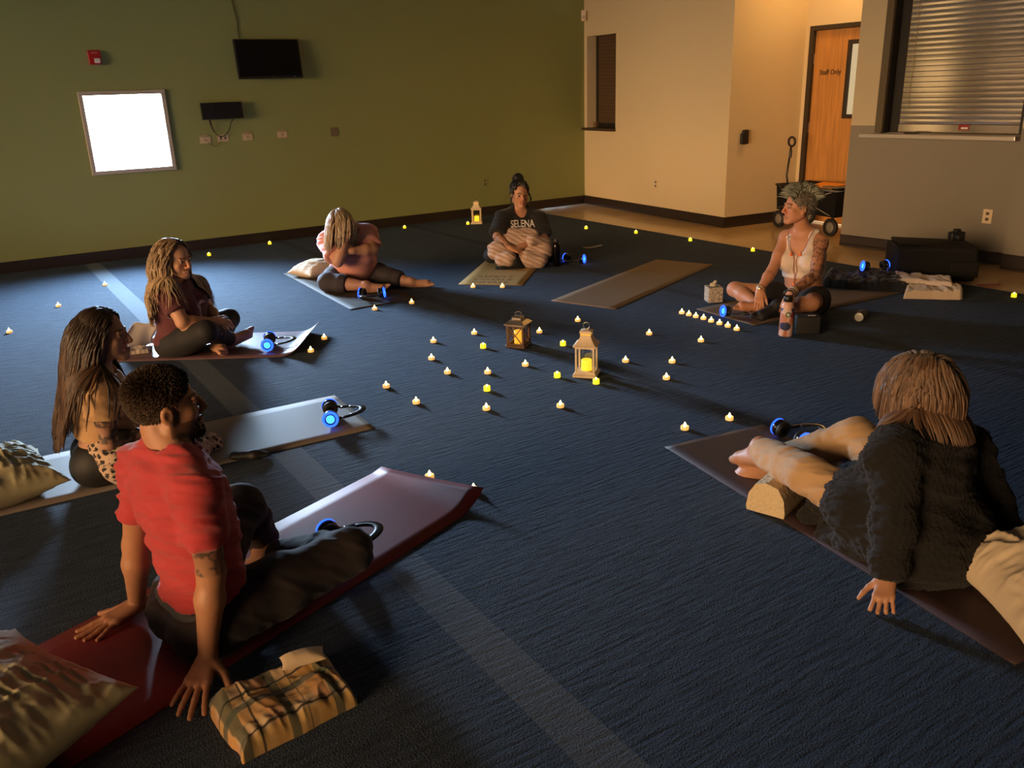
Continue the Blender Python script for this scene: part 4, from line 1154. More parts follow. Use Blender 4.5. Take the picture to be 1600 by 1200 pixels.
white_lan = thing('lantern', 'tall white lantern with ring handle and yellow candle, in the middle of the tea lights', 'lantern', fl(918, 590) + FWD * .06, YAW - math.radians(16), 'candle lanterns')
bm = BM(); sq(bm, [(0, 0), (.070, 0), (.070, .012), (.062, .018), (.058, .030), (0, .030)]); local('lantern_base', bm, M_lan, white_lan)
for sx in (-1, 1):
    for sy in (-1, 1):
        bm = BM(); box(bm, (sx * .0515, sy * .0515, .105), (.011, .011, .152), None, .0015, 1); local('post', bm, M_lan, white_lan)
bm = BM()
for s_ in (-1, 1):
    box(bm, (s_ * .0515, 0, .176), (.0105, .103, .012)); box(bm, (0, s_ * .0515, .176), (.093, .0105, .012))
local('top_frame', bm, M_lan, white_lan)
bm = BM(); sq(bm, [(0, .179), (.066, .179), (.069, .186), (.060, .192), (.047, .206), (.036, .225), (.030, .243), (.030, .256), (.036, .260), (.034, .268), (.012, .274), (0, .275)]); local('roof', bm, M_lan, white_lan)
bm = BM(); sq(bm, [(.0305, .2455), (.0312, .2455), (.0312, .2545), (.0305, .2545)]); local('vent_slot', bm, mat('glowing_vent', (.8, .5, .15), .5, emit=(1, .5, .06), es=.5), white_lan)
bm = BM(); tube(bm, [(.019 * math.cos(a), .0, .296 + .019 * math.sin(a)) for a in np.linspace(0, 2 * PI, 24, endpoint=False)], .0022, 6, True); ring_ = local('ring_handle', bm, M_steel, white_lan, True)
bm = BM(); cone(bm, (0, 0, .273), (0, 0, .282), .004, .003, 8); local('ring_stud', bm, M_steel, white_lan)
bm = BM(); lathe(bm, [(0, .0305), (.031, .0305), (.031, .088), (.029, .092), (.024, .087), (0, .085)], 24); local('pillar_candle', bm, m_pil, white_lan, True)
for q, (cx_, cy_, sx, sy) in enumerate(((0, .053, .092, .0015), (.053, 0, .0015, .092), (-.053, 0, .0015, .092), (0, -.053, .092, .0015))):
    bm = BM(); box(bm, (cx_, cy_, .103), (sx, sy, .146)); local('glass_pane', bm, thin_glass(), white_lan)
dup(white_lan, fl(745, 350) + FWD * .06, YAW - math.radians(4), 'small-looking white lantern with glowing candle, far back at the green wall', 'candle lanterns')

brown = thing('lantern', 'squat brown wooden lantern with crossed side bars and metal roof', 'lantern', fl(811, 544) + FWD * .06, YAW - math.radians(24), 'candle lanterns')
M_bw = mat('stained_brown_wood', (0.13, 0.065, 0.028), .5, vary=.25, scale=12, stretch=(1, 1, 5)); M_tin = mat('tarnished_tin', (.40, .34, .27), .35, metal=.85, vary=.2, scale=20)
bm = BM(); box(bm, (0, 0, .008), (.134, .134, .016), None, .003, 1); local('lantern_base', bm, M_bw, brown)
for sx in (-1, 1):
    for sy in (-1, 1):
        bm = BM(); box(bm, (sx * .054, sy * .054, .083), (.014, .014, .134), None, .0015, 1); local('post', bm, M_bw, brown)
for k in range(4):
    R_ = RZ(k * PI / 2); bm = BM()
    for s_ in (-1, 1):
        L_ = math.hypot(.094, .112); c_ = R_ @ Vector((0, -.055, .080)); box(bm, c_, (L_, .005, .006), R_ @ RY(s_ * math.atan2(.112, .094)))
    box(bm, R_ @ Vector((0, -.054, .144)), (.094, .012, .012), R_); box(bm, R_ @ Vector((0, -.054, .021)), (.094, .012, .010), R_); local('side_frame', bm, M_bw, brown)
bm = BM(); sq(bm, [(0, .150), (.072, .150), (.072, .156), (.046, .176), (.030, .182), (.030, .192), (.034, .195), (.020, .204), (0, .206)]); local('roof', bm, M_tin, brown)
bm = BM(); tube(bm, [(.022 * math.cos(a), .004 + .010 * math.sin(a), .214 + .012 * math.sin(a)) for a in np.linspace(0, 2 * PI, 20, endpoint=False)], .0025, 6, True); local('ring_handle', bm, M_tin, brown, True)
bm = BM(); lathe(bm, [(0, .0165), (.029, .0165), (.029, .100), (.027, .104), (.02, .099), (0, .097)], 24); local('pillar_candle', bm, m_pil2, brown, True)

# ------------------------------------------------------------------ headphones
M_hp = mat('gloss_black_plastic', (.010, .010, .011), .18, coat=.3); M_pad = mat('black_leatherette', (.012, .011, .011), .5)
m_blue = emission('blue_led_ring', (0.02, 0.09, 1.0), 3.2); m_blue2 = emission('pale_blue_led', (0.05, 0.30, 1.0), 3.0)
hp = thing('headphones', 'black headphones with a glowing blue cup, on the end of the taupe mat', 'headphones', fl(497, 664) + FWD * .05, 0)
bm = BM(); pts = [(.078 * math.cos(a), .045 + .125 * math.sin(a), .040 + .012 * math.sin(a)) for a in np.linspace(.05, PI - .05, 26)]; tube(bm, pts, .0145, 10, False, .38); local('headband', bm, M_hp, hp, True)
bm = BM(); pts = [(.072 * math.cos(a), .042 + .117 * math.sin(a), .040 + .012 * math.sin(a)) for a in np.linspace(.5, PI - .5, 20)]; tube(bm, pts, .012, 8, False, .5); local('band_padding', bm, M_pad, hp, True)
for s_ in (-1, 1):
    ax_ = (s_, -.10, .12); ax_ = nrm(ax_); c_ = np.array([s_ * .078, .0, .044])
    bm = BM(); lathe(bm, [(0, -.004), (.028, -.004), (.039, .002), (.0415, .010), (.040, .020), (.034, .024), (0, .024)], 28, c_, ax_); cup = local('ear_cup', bm, M_hp, hp, True)
    bm = BM(); lathe(bm, [(.016, -.024), (.028, -.026), (.038, -.020), (.040, -.010), (.036, -.003), (.016, -.003)], 28, c_, ax_); local('ear_cushion', bm, M_pad, hp, True)
    bm = BM(); lathe(bm, [(.0295, .0238), (.0395, .0205), (.0420, .0225), (.0405, .0290), (.0345, .0315), (.0285, .0295)], 28, c_, ax_); g_ = local('led_ring', bm, m_blue, hp, True)
    bm = BM(); lathe(bm, [(0, .0275), (.018, .0265), (.022, .0245)], 20, c_, ax_); local('led_face', bm, m_blue2, hp, True)
    bm = BM(); tube(bm, [np.array([s_ * .081, .052, .043]), np.array([s_ * .088, .02, .045]), c_ + ax_ * .012], .007, 8); local('yoke', bm, M_hp, hp, True)
HPG = 'light-up headphones'; hp['group'] = HPG
hp.matrix_basis = Matrix.Translation(Vector((fl(500, 662, .0)[0], fl(500, 662)[1], .0055)) + Vector((RGT * .055 + FWD * .02).tolist())) @ Matrix.Rotation(YAW - math.radians(78), 4, 'Z')
for x, y, z, a, lab, off in ((412, 545, .0055, -80, 'black headphones glowing blue on the plum mat, before the blonde woman', RGT * .04), (512, 870, .0055, -60, 'black headphones behind the knee of the man in the red shirt, on the red mat', RGT * .03 + FWD * .03),
                             (1236, 694, .0055, -70, 'black headphones with blue cup on the dark wine mat, behind the tan trouser leg', RGT * .0), (581, 468, .0055, 175, 'black headphones standing between blue lights on the dark olive mat', FWD * .03), (893, 412, .0, 150, 'black headphones with a blue rim on the carpet beside the dark steel bottle', FWD * .03 + RGT * .03),
                             (1146, 492, .0055, 200, 'black headphones with bright blue cup on the brown taupe mat beside the tissue box', RGT * .0 + FWD * -.045)):
    p = fl(x, y) + off; dup(hp, (p[0], p[1], z), YAW + math.radians(a), lab, HPG)

# ------------------------------------------------------------------ pillows
def pillow(label, c, lx, ly, h, yaw, m, seed, amp=.012, roll=0.0, pitch=0.0, drop=0.0, group=None, n=72, name='pillow', fx=5.5, fy=13, squash=None):
    g = np.linspace(-1, 1, n); U, W = np.meshgrid(g, g, indexing='ij')
    ex = 1 - .085 * (1 - W ** 2) ** 1.0 ; ey = 1 - .075 * (1 - U ** 2)
    X = U * lx / 2 * ex; Y = W * ly / 2 * ey; prof = np.clip((1 - np.abs(U) ** 2.6), 0, 1) ** .62 * np.clip((1 - np.abs(W) ** 2.6), 0, 1) ** .62
    if squash is not None: prof = prof * squash(U, W)
    out = []
    for sgn in (1, -1):
        p = np.stack([X.ravel() * fx, Y.ravel() * fy, 0 * X.ravel() + sgn * 3], 1); r = 1 - np.abs(2 * fbm(p, seed, 3) - 1)
        p2 = np.stack([X.ravel() * fy * 1.4 + Y.ravel() * 6, Y.ravel() * fx, 0 * X.ravel() + 9 * sgn], 1); r2 = 1 - np.abs(2 * fbm(p2, seed + 5, 2) - 1)
        edge = (1 - np.maximum(np.abs(U), np.abs(W)) ** 8).ravel(); z = (h * (.62 if sgn > 0 else .38)) * prof.ravel() * sgn + edge * amp * ((r ** 2.2 - .3) + .7 * (r2 ** 2.4 - .3)) * (1 if sgn > 0 else -.4)
        out.append(np.stack([X.ravel(), Y.ravel(), z], 1))
    Vt = np.concatenate(out); Q = []
    i = np.arange(n - 1)[:, None] * n + np.arange(n - 1)[None, :]; q = np.stack([i, i + n, i + n + 1, i + 1], -1).reshape(-1, 4); Q = np.concatenate([q, (q + n * n)[:, ::-1]])
    R_ = np.array((RZ(yaw) @ RY(pitch) @ RX(roll))); Vt = Vt @ R_.T; Vt[:, 2] -= Vt[:, 2].min() + drop; Vt[:, 2] = np.maximum(Vt[:, 2], 0); Vt += np.array(c)
    me = to_mesh(name, Vt, Q); bm = BM(); bm.from_mesh(me); bmesh.ops.remove_doubles(bm, verts=bm.verts, dist=.0012); bpy.data.meshes.remove(me)
    return tag(obj(name, bm, m, None, True), label, 'pillow', group)


M_pil = mat('khaki_cotton', (0.47, 0.42, 0.235), .8, sheen=.2, bump=.06, scale=90); M_pil_c = mat('cream_cotton', (0.66, 0.54, 0.37), .8, sheen=.2, bump=.06, scale=90)
PG = 'bed pillows on the mat ends'
pillow('large khaki pillow in the near left corner, on the end of the red mat', (-.285, 2.205, .004), .70, .56, .25, math.radians(27), M_pil, 3, .022, pitch=-.15, drop=.03, group=PG, n=130, fx=7.5, fy=22)
pillow('khaki pillow at the left edge behind the long-haired woman, on the taupe mat', (-.165, 4.03, .005), .62, .50, .22, math.radians(10), M_pil, 8, .026, drop=.03, group=PG, n=110, fx=7, fy=20)
pillow('cream pillow at the right edge beside the woman in the black cardigan', (2.695, .975, .005), .68, .54, .24, math.radians(-32), M_pil_c, 12, .026, drop=.03, group=PG, n=110, fx=7, fy=16)
pillow('small tan pillow on the olive mat behind the woman in pink', (2.73, 7.62, .005), .46, .34, .15, math.radians(20), mat('tan_cotton', (0.52, 0.40, 0.24), .8, sheen=.2), 21, .014, drop=.02, group=PG, n=60)

# ------------------------------------------------------------------ bolster block under the cardigan woman's legs
t = thing('bolster', 'cream textured bolster under the tan trouser legs', 'bolster', (0, 0, 0))
b0, b1 = fl(1228, 815, .0), fl(1340, 700, .0)
ax_ = nrm(b1 - b0); sd_ = np.array([-ax_[1], ax_[0], 0]); sd_ = sd_ if sd_ @ RGT < 0 else -sd_
prof = [(-.075, 0), (-.078, .02), (-.070, .075), (-.045, .118), (0, .130), (.045, .118), (.070, .075), (.078, .02), (.075, 0)]
bm = BM(); base = b0 + sd_ * .085 + np.array([0, 0, .006]); rings = [[bm.verts.new(base + ax_ * s_ + sd_ * x + UP * z) for x, z in prof] for s_ in np.linspace(0, .60, 30)]
for a, b in zip(rings, rings[1:]):
    for i in range(len(prof)): j = (i + 1) % len(prof); bm.faces.new((a[i], a[j], b[j], b[i]))
bm.faces.new(rings[0]); bm.faces.new(rings[-1][::-1]); bmesh.ops.bevel(bm, geom=list(rings[0][0].link_edges) if False else [e for e in bm.edges if len(e.link_faces) == 2 and e.calc_face_angle(0) > 1.2], offset=.012, segments=3, affect='EDGES')
obj('cover', bm, mat('cream_waffle_cloth', (0.60, 0.48, 0.30), .85, bump=.8, scale=75, detail=1, vary=.06), t)
t['category'] = 'bolster'

# ------------------------------------------------------------------ plaid blanket with an eye pillow on it
def cloth_pile(name, label, cat, c, yaw, lx, ly, height, colorf, m, seed, n=(120, 96), amp=.02, skew=0.0, edge=.10, axes=((7, 2, 0), (2.5, 12, 0)), top=None):
    gu, gv = np.linspace(-1, 1, n[0]), np.linspace(-1, 1, n[1]); U, W = np.meshgrid(gu, gv, indexing='ij')
    e = np.maximum(np.abs(U), np.abs(W)); rim = np.clip((1 - e) / edge, 0, 1); prof = np.sqrt(1 - (1 - rim) ** 2)
    wob = 1 + .07 * np.stack([vnoise(np.stack([3 * U.ravel(), 3 * W.ravel(), 0 * U.ravel() + k], 1), seed + k) - .5 for k in (0, 1)]).reshape(2, *U.shape)
    X = U * lx / 2 * wob[0] + skew * W * ly / 2; Y = W * ly / 2 * wob[1]
    p = np.stack([U.ravel() * lx, W.ravel() * ly, 0 * U.ravel()], 1); z = height * prof.ravel()
    for k, a in enumerate(axes):
        q = np.stack([p @ np.array(a[:3]), p @ np.array([-a[1] * .25, a[0] * .25, 0]), p[:, 0] * 0 + k * 7], 1); r = 1 - np.abs(2 * fbm(q, seed + 3 * k, 3) - 1); z = z + amp / (k + 1) * (r ** 1.8 - .35) * prof.ravel()
    if top is not None: z = z + top(U, W).ravel() * prof.ravel()
    z = np.maximum(z, 0); Vt = np.stack([X.ravel(), Y.ravel(), z], 1); Vb = Vt.copy(); Vb[:, 2] = 0
    N1 = n[1]; i = np.arange(n[0] - 1)[:, None] * N1 + np.arange(N1 - 1)[None, :]; q = np.stack([i, i + N1, i + N1 + 1, i + 1], -1).reshape(-1, 4); Q = np.concatenate([q, (q + len(Vt))[:, ::-1]])
    col = colorf(U.ravel(), W.ravel(), p, z); A = np.concatenate([Vt, Vb]) @ np.array(RZ(yaw)).T + np.array(c)
    me = to_mesh(name, A, Q, np.concatenate([col, col])); o = link(name, me, m); return tag(o, label, cat)


def plaid(U, W, p, z):
    x, y = p[:, 0] / .13, p[:, 1] / .13; C = np.tile(np.array([.48, .34, .19]), (len(U), 1)); fx, fy = x % 2.0, y % 2.0

    def put(m, c, a): C[m] = C[m] * (1 - a) + np.array(c) * a
    put((fx > .9) & (fx < 1.5), (.42, .17, .06), .55); put((fy > .9) & (fy < 1.5), (.50, .24, .04), .55); put(fy < .35, (.52, .30, .05), .6)
    put((fx > 1.55) & (fx < 1.95), (.045, .060, .035), .85); put((fy > 1.55) & (fy < 1.95), (.045, .060, .035), .85)
    put(np.abs(fx - .45) < .035, (.015, .015, .012), .95); put(np.abs(fy - .45) < .035, (.015, .015, .012), .95)
    return C


M_attr = lambda nm, rough=.9: mat(nm, (.5, .4, .3), rough, attr='Col', sheen=.25, bump=.12, scale=400)
PB = np.array([.480, 1.985, 0.0])
cloth_pile('plaid_blanket', 'folded plaid fleece blanket in gold, rust and green on the carpet by the red mat', 'blanket', PB, YAW + math.radians(38), .335, .25, .046, plaid, M_attr('plaid_fleece'), 4, amp=.026, edge=.24,
           top=lambda U, W: .030 * np.exp(-((W - .42 + .12 * U) / .22) ** 2) + .02 * np.exp(-((W + .15) / .5) ** 2))
pillow('small beige eye pillow lying on the plaid blanket', PB + FWD * .085 + RGT * .045 + np.array([0, 0, .088]), .125, .062, .035, YAW + math.radians(22), mat('beige_silk', (.60, .45, .28), .55, sheen=.3), 31, .004, name='eye_pillow', n=30)['category'] = 'eye pillow'

# white pillowcase and crumpled cloth behind the blonde woman
c0 = fl(205, 555, 0); bm = None
g = np.zeros((14, 10, 3))
for i in range(14):
    for j in range(10):
        s_, q = i / 13, j / 9; g[i, j] = c0 + RGT * (-.10 + .16 * s_ + .10 * q * (q - .2)) + FWD * (.10 + .14 * s_ * (1 - .5 * q)) + UP * (.004 + .19 * q ** 1.3 * (.4 + .6 * math.sin(PI * (.25 + .6 * s_))) + .010 * math.sin(9 * s_))
tag(sheet('pillowcase', g, .004, mat('white_cotton', (.62, .55, .46), .8)), 'white pillowcase with a corner sticking up behind the blonde woman', 'pillowcase')
cloth_pile('crumpled_cloth', 'small crumpled cream cloth on the plum mat behind the blonde woman', 'cloth', fl(208, 552, 0) + np.array([0, 0, .006]), YAW + .3, .22, .11, .015, lambda U, W, p, z: np.tile(np.array([.52, .42, .33]), (len(U), 1)) * (1 - .5 * (np.sin(U * 22 + 3 * W) > .75))[:, None], M_attr('cream_print_cloth'), 9, (50, 30), .02)

# ------------------------------------------------------------------ small things
t = thing('glasses_case', 'soft black glasses case at the edge of the taupe mat', 'case', fl(386, 722) + FWD * .03, YAW + math.radians(2))
F = Field(); F.cap((-.062, 0, .022), (.03, .0, .022), .026, .024, .02, '', ((0, 0, 1), .8)); F.cap((.03, 0, .022), (.085, .012, .016), .022, .013, .02); o = blob('case_body', F, .005, mat('black_neoprene', (.012, .012, .013), .6, bump=.3, scale=60)); o.parent = t
bm = BM(); tube(bm, [(-.08, -.012, .024), (-.03, -.026, .026), (.04, -.022, .024), (.09, -.004, .018)], .0022, 6); local('zip', bm, mat('zip_grey', (.05, .05, .05), .4), t)

t = thing('water_bottle', 'dark glossy steel bottle standing beside the golden mat', 'bottle', fl(870, 417) + FWD * .035, 0)
bm = BM(); lathe(bm, [(0, 0), (.033, 0), (.036, .004), (.036, .185), (.034, .205), (.027, .222), (.024, .226)], 28); local('bottle_body', bm, mat('black_chrome', (.035, .03, .035), .12, metal=.9), t, True)
bm = BM(); lathe(bm, [(.0245, .224), (.0265, .226), (.0265, .252), (.024, .258), (0, .260)], 28); local('cap', bm, mat('dark_cap', (.03, .03, .032), .3), t, True)

t = thing('tumbler', 'stickered travel tumbler with black lid, on the carpet before the woman in the white top', 'tumbler', fl(1230, 526) + FWD * .035, YAW)
M_tum = mat('sticker_wrap', (.7, .4, .35), .4); nt, b_, L_ = nodes_of(M_tum)
vo = nt.nodes.new('ShaderNodeTexVoronoi'); vo.inputs['Scale'].default_value = 22; tc = nt.nodes.new('ShaderNodeTexCoord'); L_(tc.outputs['Object'], vo.inputs['Vector']); rp = nt.nodes.new('ShaderNodeValToRGB'); rp.color_ramp.interpolation = 'CONSTANT'
e_ = rp.color_ramp.elements; e_[0].color = (.62, .42, .36, 1); e_[1].position = .3; e_[1].color = (.45, .17, .11, 1)
for q, cc in ((.5, (.03, .04, .10, 1)), (.66, (.55, .40, .34, 1)), (.86, (.33, .02, .06, 1))): k = e_.new(q); k.color = cc
sp = nt.nodes.new('ShaderNodeSeparateColor'); L_(vo.outputs['Color'], sp.inputs[0]); L_(sp.outputs[0], rp.inputs[0]); L_(rp.outputs[0], b_.inputs['Base Color'])
bm = BM(); lathe(bm, [(0, 0), (.043, 0), (.046, .004), (.0445, .10), (.041, .185), (.040, .19)], 28); local('tumbler_body', bm, M_tum, t, True)
bm = BM(); lathe(bm, [(.0405, .188), (.040, .205), (.031, .226), (.026, .230)], 28); local('shoulder', bm, mat('blush_enamel', (.62, .36, .27), .35), t, True)
bm = BM(); lathe(bm, [(.0265, .228), (.030, .231), (.030, .262), (.026, .268), (0, .268)], 28); local('lid', bm, M_black, t, True)
bm = BM(); tube(bm, [(.020, -.014, .262), (.026, -.018, .285), (.014, -.010, .300), (-.014, .010, .300), (-.024, .016, .283), (-.020, .014, .262)], .006, 8); local('carry_loop', bm, M_black, t, True)
bm = BM(); c_ = np.array([-.008, -.0445, .150]); lathe(bm, [(0, .0012), (.016, .0010), (.017, 0)], 20, c_, (-.18, -.98, .03)); g_ = local('round_sticker', bm, mat('dark_green_sticker', (.05, .10, .05), .5), t)
bm = BM(); lathe(bm, [(.0, .0021), (.010, .0020)], 20, c_, (-.18, -.98, .03)); o = local('sticker_centre', bm, mat('pale_sticker', (.55, .55, .42), .5), t)

t = thing('carry_pouch', 'boxy black pouch standing on the carpet right of the stickered tumbler', 'pouch', fl(1262, 524) + FWD * .05 + RGT * .01, YAW - .1)
bm = BM(); box(bm, (0, 0, .062), (.155, .085, .124), None, .014, 3); local('pouch_body', bm, mat('black_nylon', (.010, .010, .011), .7, bump=.2, scale=200), t, True)
bm = BM(); box(bm, (.02, -.02, .1265), (.05, .018, .004), None, .002, 1); local('label_tab', bm, mat('tab_grey', (.45, .42, .42), .4), t)
bm = BM(); tube(bm, [(.078, 0, .09), (.095, 0, .07), (.10, .01, .03), (.13, .02, .006)], .004, 6); local('strap', bm, M_pad, t, True)

t = thing('tissue_box', 'patterned tissue box with a tissue sticking out, beside the brown taupe mat', 'tissue box', fl(1117, 473) + FWD * .055, YAW + math.radians(4))
M_tis = mat('leaf_print_card', (.42, .36, .28), .7, vary=.55, scale=55, detail=2)
bm = BM(); box(bm, (0, 0, .058), (.112, .112, .116), None, .002, 1); local('box', bm, M_tis, t)
bm = BM(); lathe(bm, [(.020, 0), (.038, .0005), (.038, .0012), (.020, .0015)], 24, (0, 0, .1162)); local('opening', bm, mat('opening_dark', (.08, .07, .05), .6), t)
F = Field(); F.cap((-.02, 0, .110), (.012, .004, .150), .016, .011, .01, '', ((0, 1, 0), .35)); F.cap((.0, 0, .112), (-.026, -.006, .140), .012, .006, .01, '', ((0, 1, 0), .4)); o = blob('tissue', F, .0035, mat('tissue_paper', (.72, .64, .46), .9), None, (), wrinkles(((40, 0, 0), (0, 40, 0), (0, 0, 40)), .006)); o.parent = t

t = thing('spot_lamp', 'small black cylindrical lamp lying on the dark carpet at the right', 'lamp', fl(1346, 502) + FWD * .02, YAW + math.radians(38))
bm = BM(); lathe(bm, [(0, -.050), (.030, -.050), (.034, -.046), (.034, .038), (.036, .042), (.036, .056), (.032, .058), (.030, .050), (0, .048)], 24, (0, 0, .036), (-.96, -.28, 0)); local('lamp_barrel', bm, M_pad, t, True)
bm = BM(); lathe(bm, [(0, .0535), (.018, .0525), (.0295, .0505)], 20, (0, 0, .036), (-.96, -.28, 0)); local('lens', bm, mat('frosted_lens', (.35, .36, .34), .25), t, True)
bm = BM(); tube(bm, [(.02, .036, .04), (.05, .06, .045), (.075, .045, .03), (.07, .01, .02)], .005, 8); local('bracket', bm, M_pad, t, True)

# paper scraps
def paper(label, x, y, w, d, a, m, lift=.004, cat='paper'):
    c = fl(x, y); g = np.zeros((8, 4, 3)); ca, sa = math.cos(YAW + a), math.sin(YAW + a)
    for i in range(8):
        for j in range(4):
            lx, ly = (i / 7 - .5) * w, (j / 3 - .5) * d; g[i, j] = c + np.array([ca * lx - sa * ly, sa * lx + ca * ly, .004 + lift * (1 - math.cos(2.6 * (i / 7 - .3)))])
    return tag(sheet('paper', g, .0008, m), label, cat)


M_pap = mat('dull_paper', (.42, .38, .32), .8)
paper('pale curled paper lying on the carpet right of the dark steel bottle', 926, 387, .20, .075, .12, M_pap, .016)
paper('flat pale floor plate by the green wall at the far left', 28, 421, .24, .05, .12, mat('brass_plate', (.40, .36, .24), .5), .0, 'floor plate')
paper('pale strip on the carpet by the wall just behind the blonde woman', 304, 386, .10, .035, .1, M_pap, .0)
paper('red-edged paper on the tile beside the black equipment case', 1545, 446, .17, .07, -.2, mat('red_print_paper', (.30, .07, .06), .6), .002)
paper('scrap of pale paper beside the lantern at the green wall', 728, 339, .16, .03, .2, mat('tan_paper', (.25, .2, .12), .8), .0)

# ------------------------------------------------------------------ black equipment case with camera, cloths
cc = fl(1398, 440) * .5 + fl(1530, 441) * .5; ca_ = math.atan2(*(fl(1530, 441) - fl(1398, 440))[[1, 0]]); Lc = np.linalg.norm((fl(1530, 441) - fl(1398, 440))[:2]) * .97
t = thing('equipment_case', 'large black soft equipment case standing on the tile edge by the counter wall', 'case', cc + FWD * .20 + RGT * .02, ca_)
M_ny = mat('black_cordura', (.0045, .0045, .005), .85, bump=.25, scale=160)
bm = BM(); box(bm, (0, 0, .14), (Lc, .36, .28), RY(.0), .022, 3); local('case_body', bm, M_ny, t, True)
bm = BM(); box(bm, (-.06, .02, .287), (Lc * .72, .30, .022), RY(.05), .010, 2); local('lid_flap', bm, M_ny, t, True)
bm = BM(); tube(bm, spline([(-Lc / 2 + .05, -.182, .25), (-.1, -.184, .255), (.1, -.184, .25), (Lc / 2 - .05, -.182, .24)], 5), .005, 6); local('zip', bm, mat('zip_dark', (.03, .03, .03), .4), t)
bm = BM(); box(bm, (Lc / 2 - .10, -.195, .10), (.22, .04, .13), None, .015, 2); local('front_pocket', bm, M_ny, t, True)
t2 = thing('camera', 'small black camera resting on top of the black equipment case', 'camera', P(1492, 386, (cc + FWD * .18) @ FWD), ca_ + .3)
bm = BM(); box(bm, (0, 0, 0), (.12, .06, .075), None, .012, 2); local('camera_body', bm, M_pad, t2, True)
bm = BM(); lathe(bm, [(.032, .0), (.032, .05), (.028, .055), (0, .052)], 20, (-.01, -.03, -.002), (0, -1, 0)); local('lens_barrel', bm, M_black, t2, True)
bm = BM(); box(bm, (.0, 0, .045), (.05, .04, .03), None, .008, 2); local('viewfinder', bm, M_pad, t2, True)
tz = t2.matrix_basis.translation.z; t2.matrix_basis.translation.z = .299 + .0375
jc = fl(1355, 448)
cloth_pile('black_jacket', 'black jacket spread over the end of the brown taupe mat', 'jacket', jc + np.array([0, 0, .006]) + FWD * .05, ca_ - .25, .62, .40, .05, lambda U, W, p, z: np.tile(np.array([.006, .006, .008]), (len(U), 1)), M_attr('black_fleece'), 14, (70, 50), .05)
cloth_pile('folded_sheet', 'white folded sheet on the carpet beside the black jacket', 'sheet', fl(1462, 464) + FWD * .04, YAW - math.radians(14), .40, .24, .055, lambda U, W, p, z: np.tile(np.array([.62, .50, .38]), (len(U), 1)), M_attr('white_sheet_cloth'), 17, (60, 44), .03, .25)
pc = fl(1452, 458)
cloth_pile('pillowcase', 'white pillowcase lying on top of the folded sheet by the case', 'pillowcase', pc + FWD * .14 + np.array([0, 0, .066]), YAW - math.radians(35), .42, .26, .018, lambda U, W, p, z: np.tile(np.array([.64, .52, .40]), (len(U), 1)), M_attr('white_case_cloth'), 19, (50, 36), .025, -.2)
p = fl(1372, 446) + FWD * .10; dup(hp, (p[0], p[1], .098), YAW + math.radians(185), 'black headphones with two small blue lights on the black jacket', HPG)

# ------------------------------------------------------------------ folding wagon in the alcove
wc = (fl(1213, 354) + fl(1300, 370)) / 2; wa = math.atan2(*(fl(1300, 370) - fl(1213, 354))[[1, 0]])
WN = np.array([-math.sin(wa), math.cos(wa), 0]); WN = WN if WN @ FWD > 0 else -WN
t = thing('folding_wagon', 'black folding utility wagon with raised handle in front of the staff door', 'wagon', wc + .22 * WN, wa)
Lw = np.linalg.norm((fl(1296, 369) - fl(1213, 354))[:2]) * .97; M_tub = mat('black_frame_tube', (.010, .010, .010), .35); M_tyre = mat('tyre_rubber', (.012, .011, .010), .6); M_hub = mat('grey_hub', (.20, .18, .15), .4)
for sx in (-1, 1):
    for sy in (-1, 1):
        bm = BM(); c_ = (sx * Lw / 2, sy * .22, .095); lathe(bm, [(.060, -.020), (.088, -.022), (.095, -.010), (.095, .010), (.088, .022), (.060, .020)], 28, c_, (0, 1, 0)); local('wheel', bm, M_tyre, t, True)
        w_ = t.children[-1]; bm = BM(); lathe(bm, [(0, -.016), (.03, -.018), (.060, -.012), (.060, .012), (.03, .018), (0, .016)], 24, c_, (0, 1, 0)); o = local('hub', bm, M_hub, w_, True)
        bm = BM(); tube(bm, [(sx * Lw / 2, sy * .22, .095), (sx * Lw / 2, sy * .20, .20), (sx * (Lw / 2 - .02), sy * .19, .24)], .016, 8); local('fork', bm, M_tub, t, True)
bm = BM(); x_ = Lw / 2 + .06
for z0_, z1_ in ((.20, .47),):
    vs_ = []
    for z, k in ((z0_, .96), (z1_, 1.0)): vs_.append([bm.verts.new((sx * x_ * k, sy * .235 * k, z)) for sx, sy in ((-1, -1), (1, -1), (1, 1), (-1, 1))])
    for i in range(4): j = (i + 1) % 4; bm.faces.new((vs_[0][i], vs_[0][j], vs_[1][j], vs_[1][i]))
    bm.faces.new(vs_[0][::-1])
bmesh.ops.solidify(bm, geom=bm.faces[:], thickness=.008); local('fabric_tub', bm, mat('black_wagon_fabric', (.009, .009, .010), .8, bump=.2, scale=120), t)
bm = BM(); tube(bm, [(sx * x_, sy * .24, .475) for sx, sy in ((-1, -1), (1, -1), (1, 1), (-1, 1))], .012, 8, True); local('top_rail', bm, M_tub, t, True)
for sy in (-1, 1):
    bm = BM()
    tube(bm, [(-Lw / 2, sy * .245, .22), (Lw / 2, sy * .245, .46)], .007, 6); tube(bm, [(-Lw / 2, sy * .248, .46), (Lw / 2, sy * .248, .22)], .007, 6); local('scissor_frame', bm, mat('grey_tube', (.16, .14, .12), .35, metal=.6), t, True)
hx = -Lw / 2 - .07; top = .97
bm = BM(); tube(bm, [(-x_ - .02, 0, .24), (hx - .10, 0, .55), (hx - .06, 0, top - .10)], .011, 8); ha = local('handle_shaft', bm, M_tub, t, True)
bm = BM(); tube(bm, [(hx - .055 + .052 * math.cos(a), 0, top - .045 + .050 * math.sin(a)) for a in np.linspace(0, 2 * PI, 18, endpoint=False)], .013, 8, True); local('handle_grip', bm, M_pad, t, True)
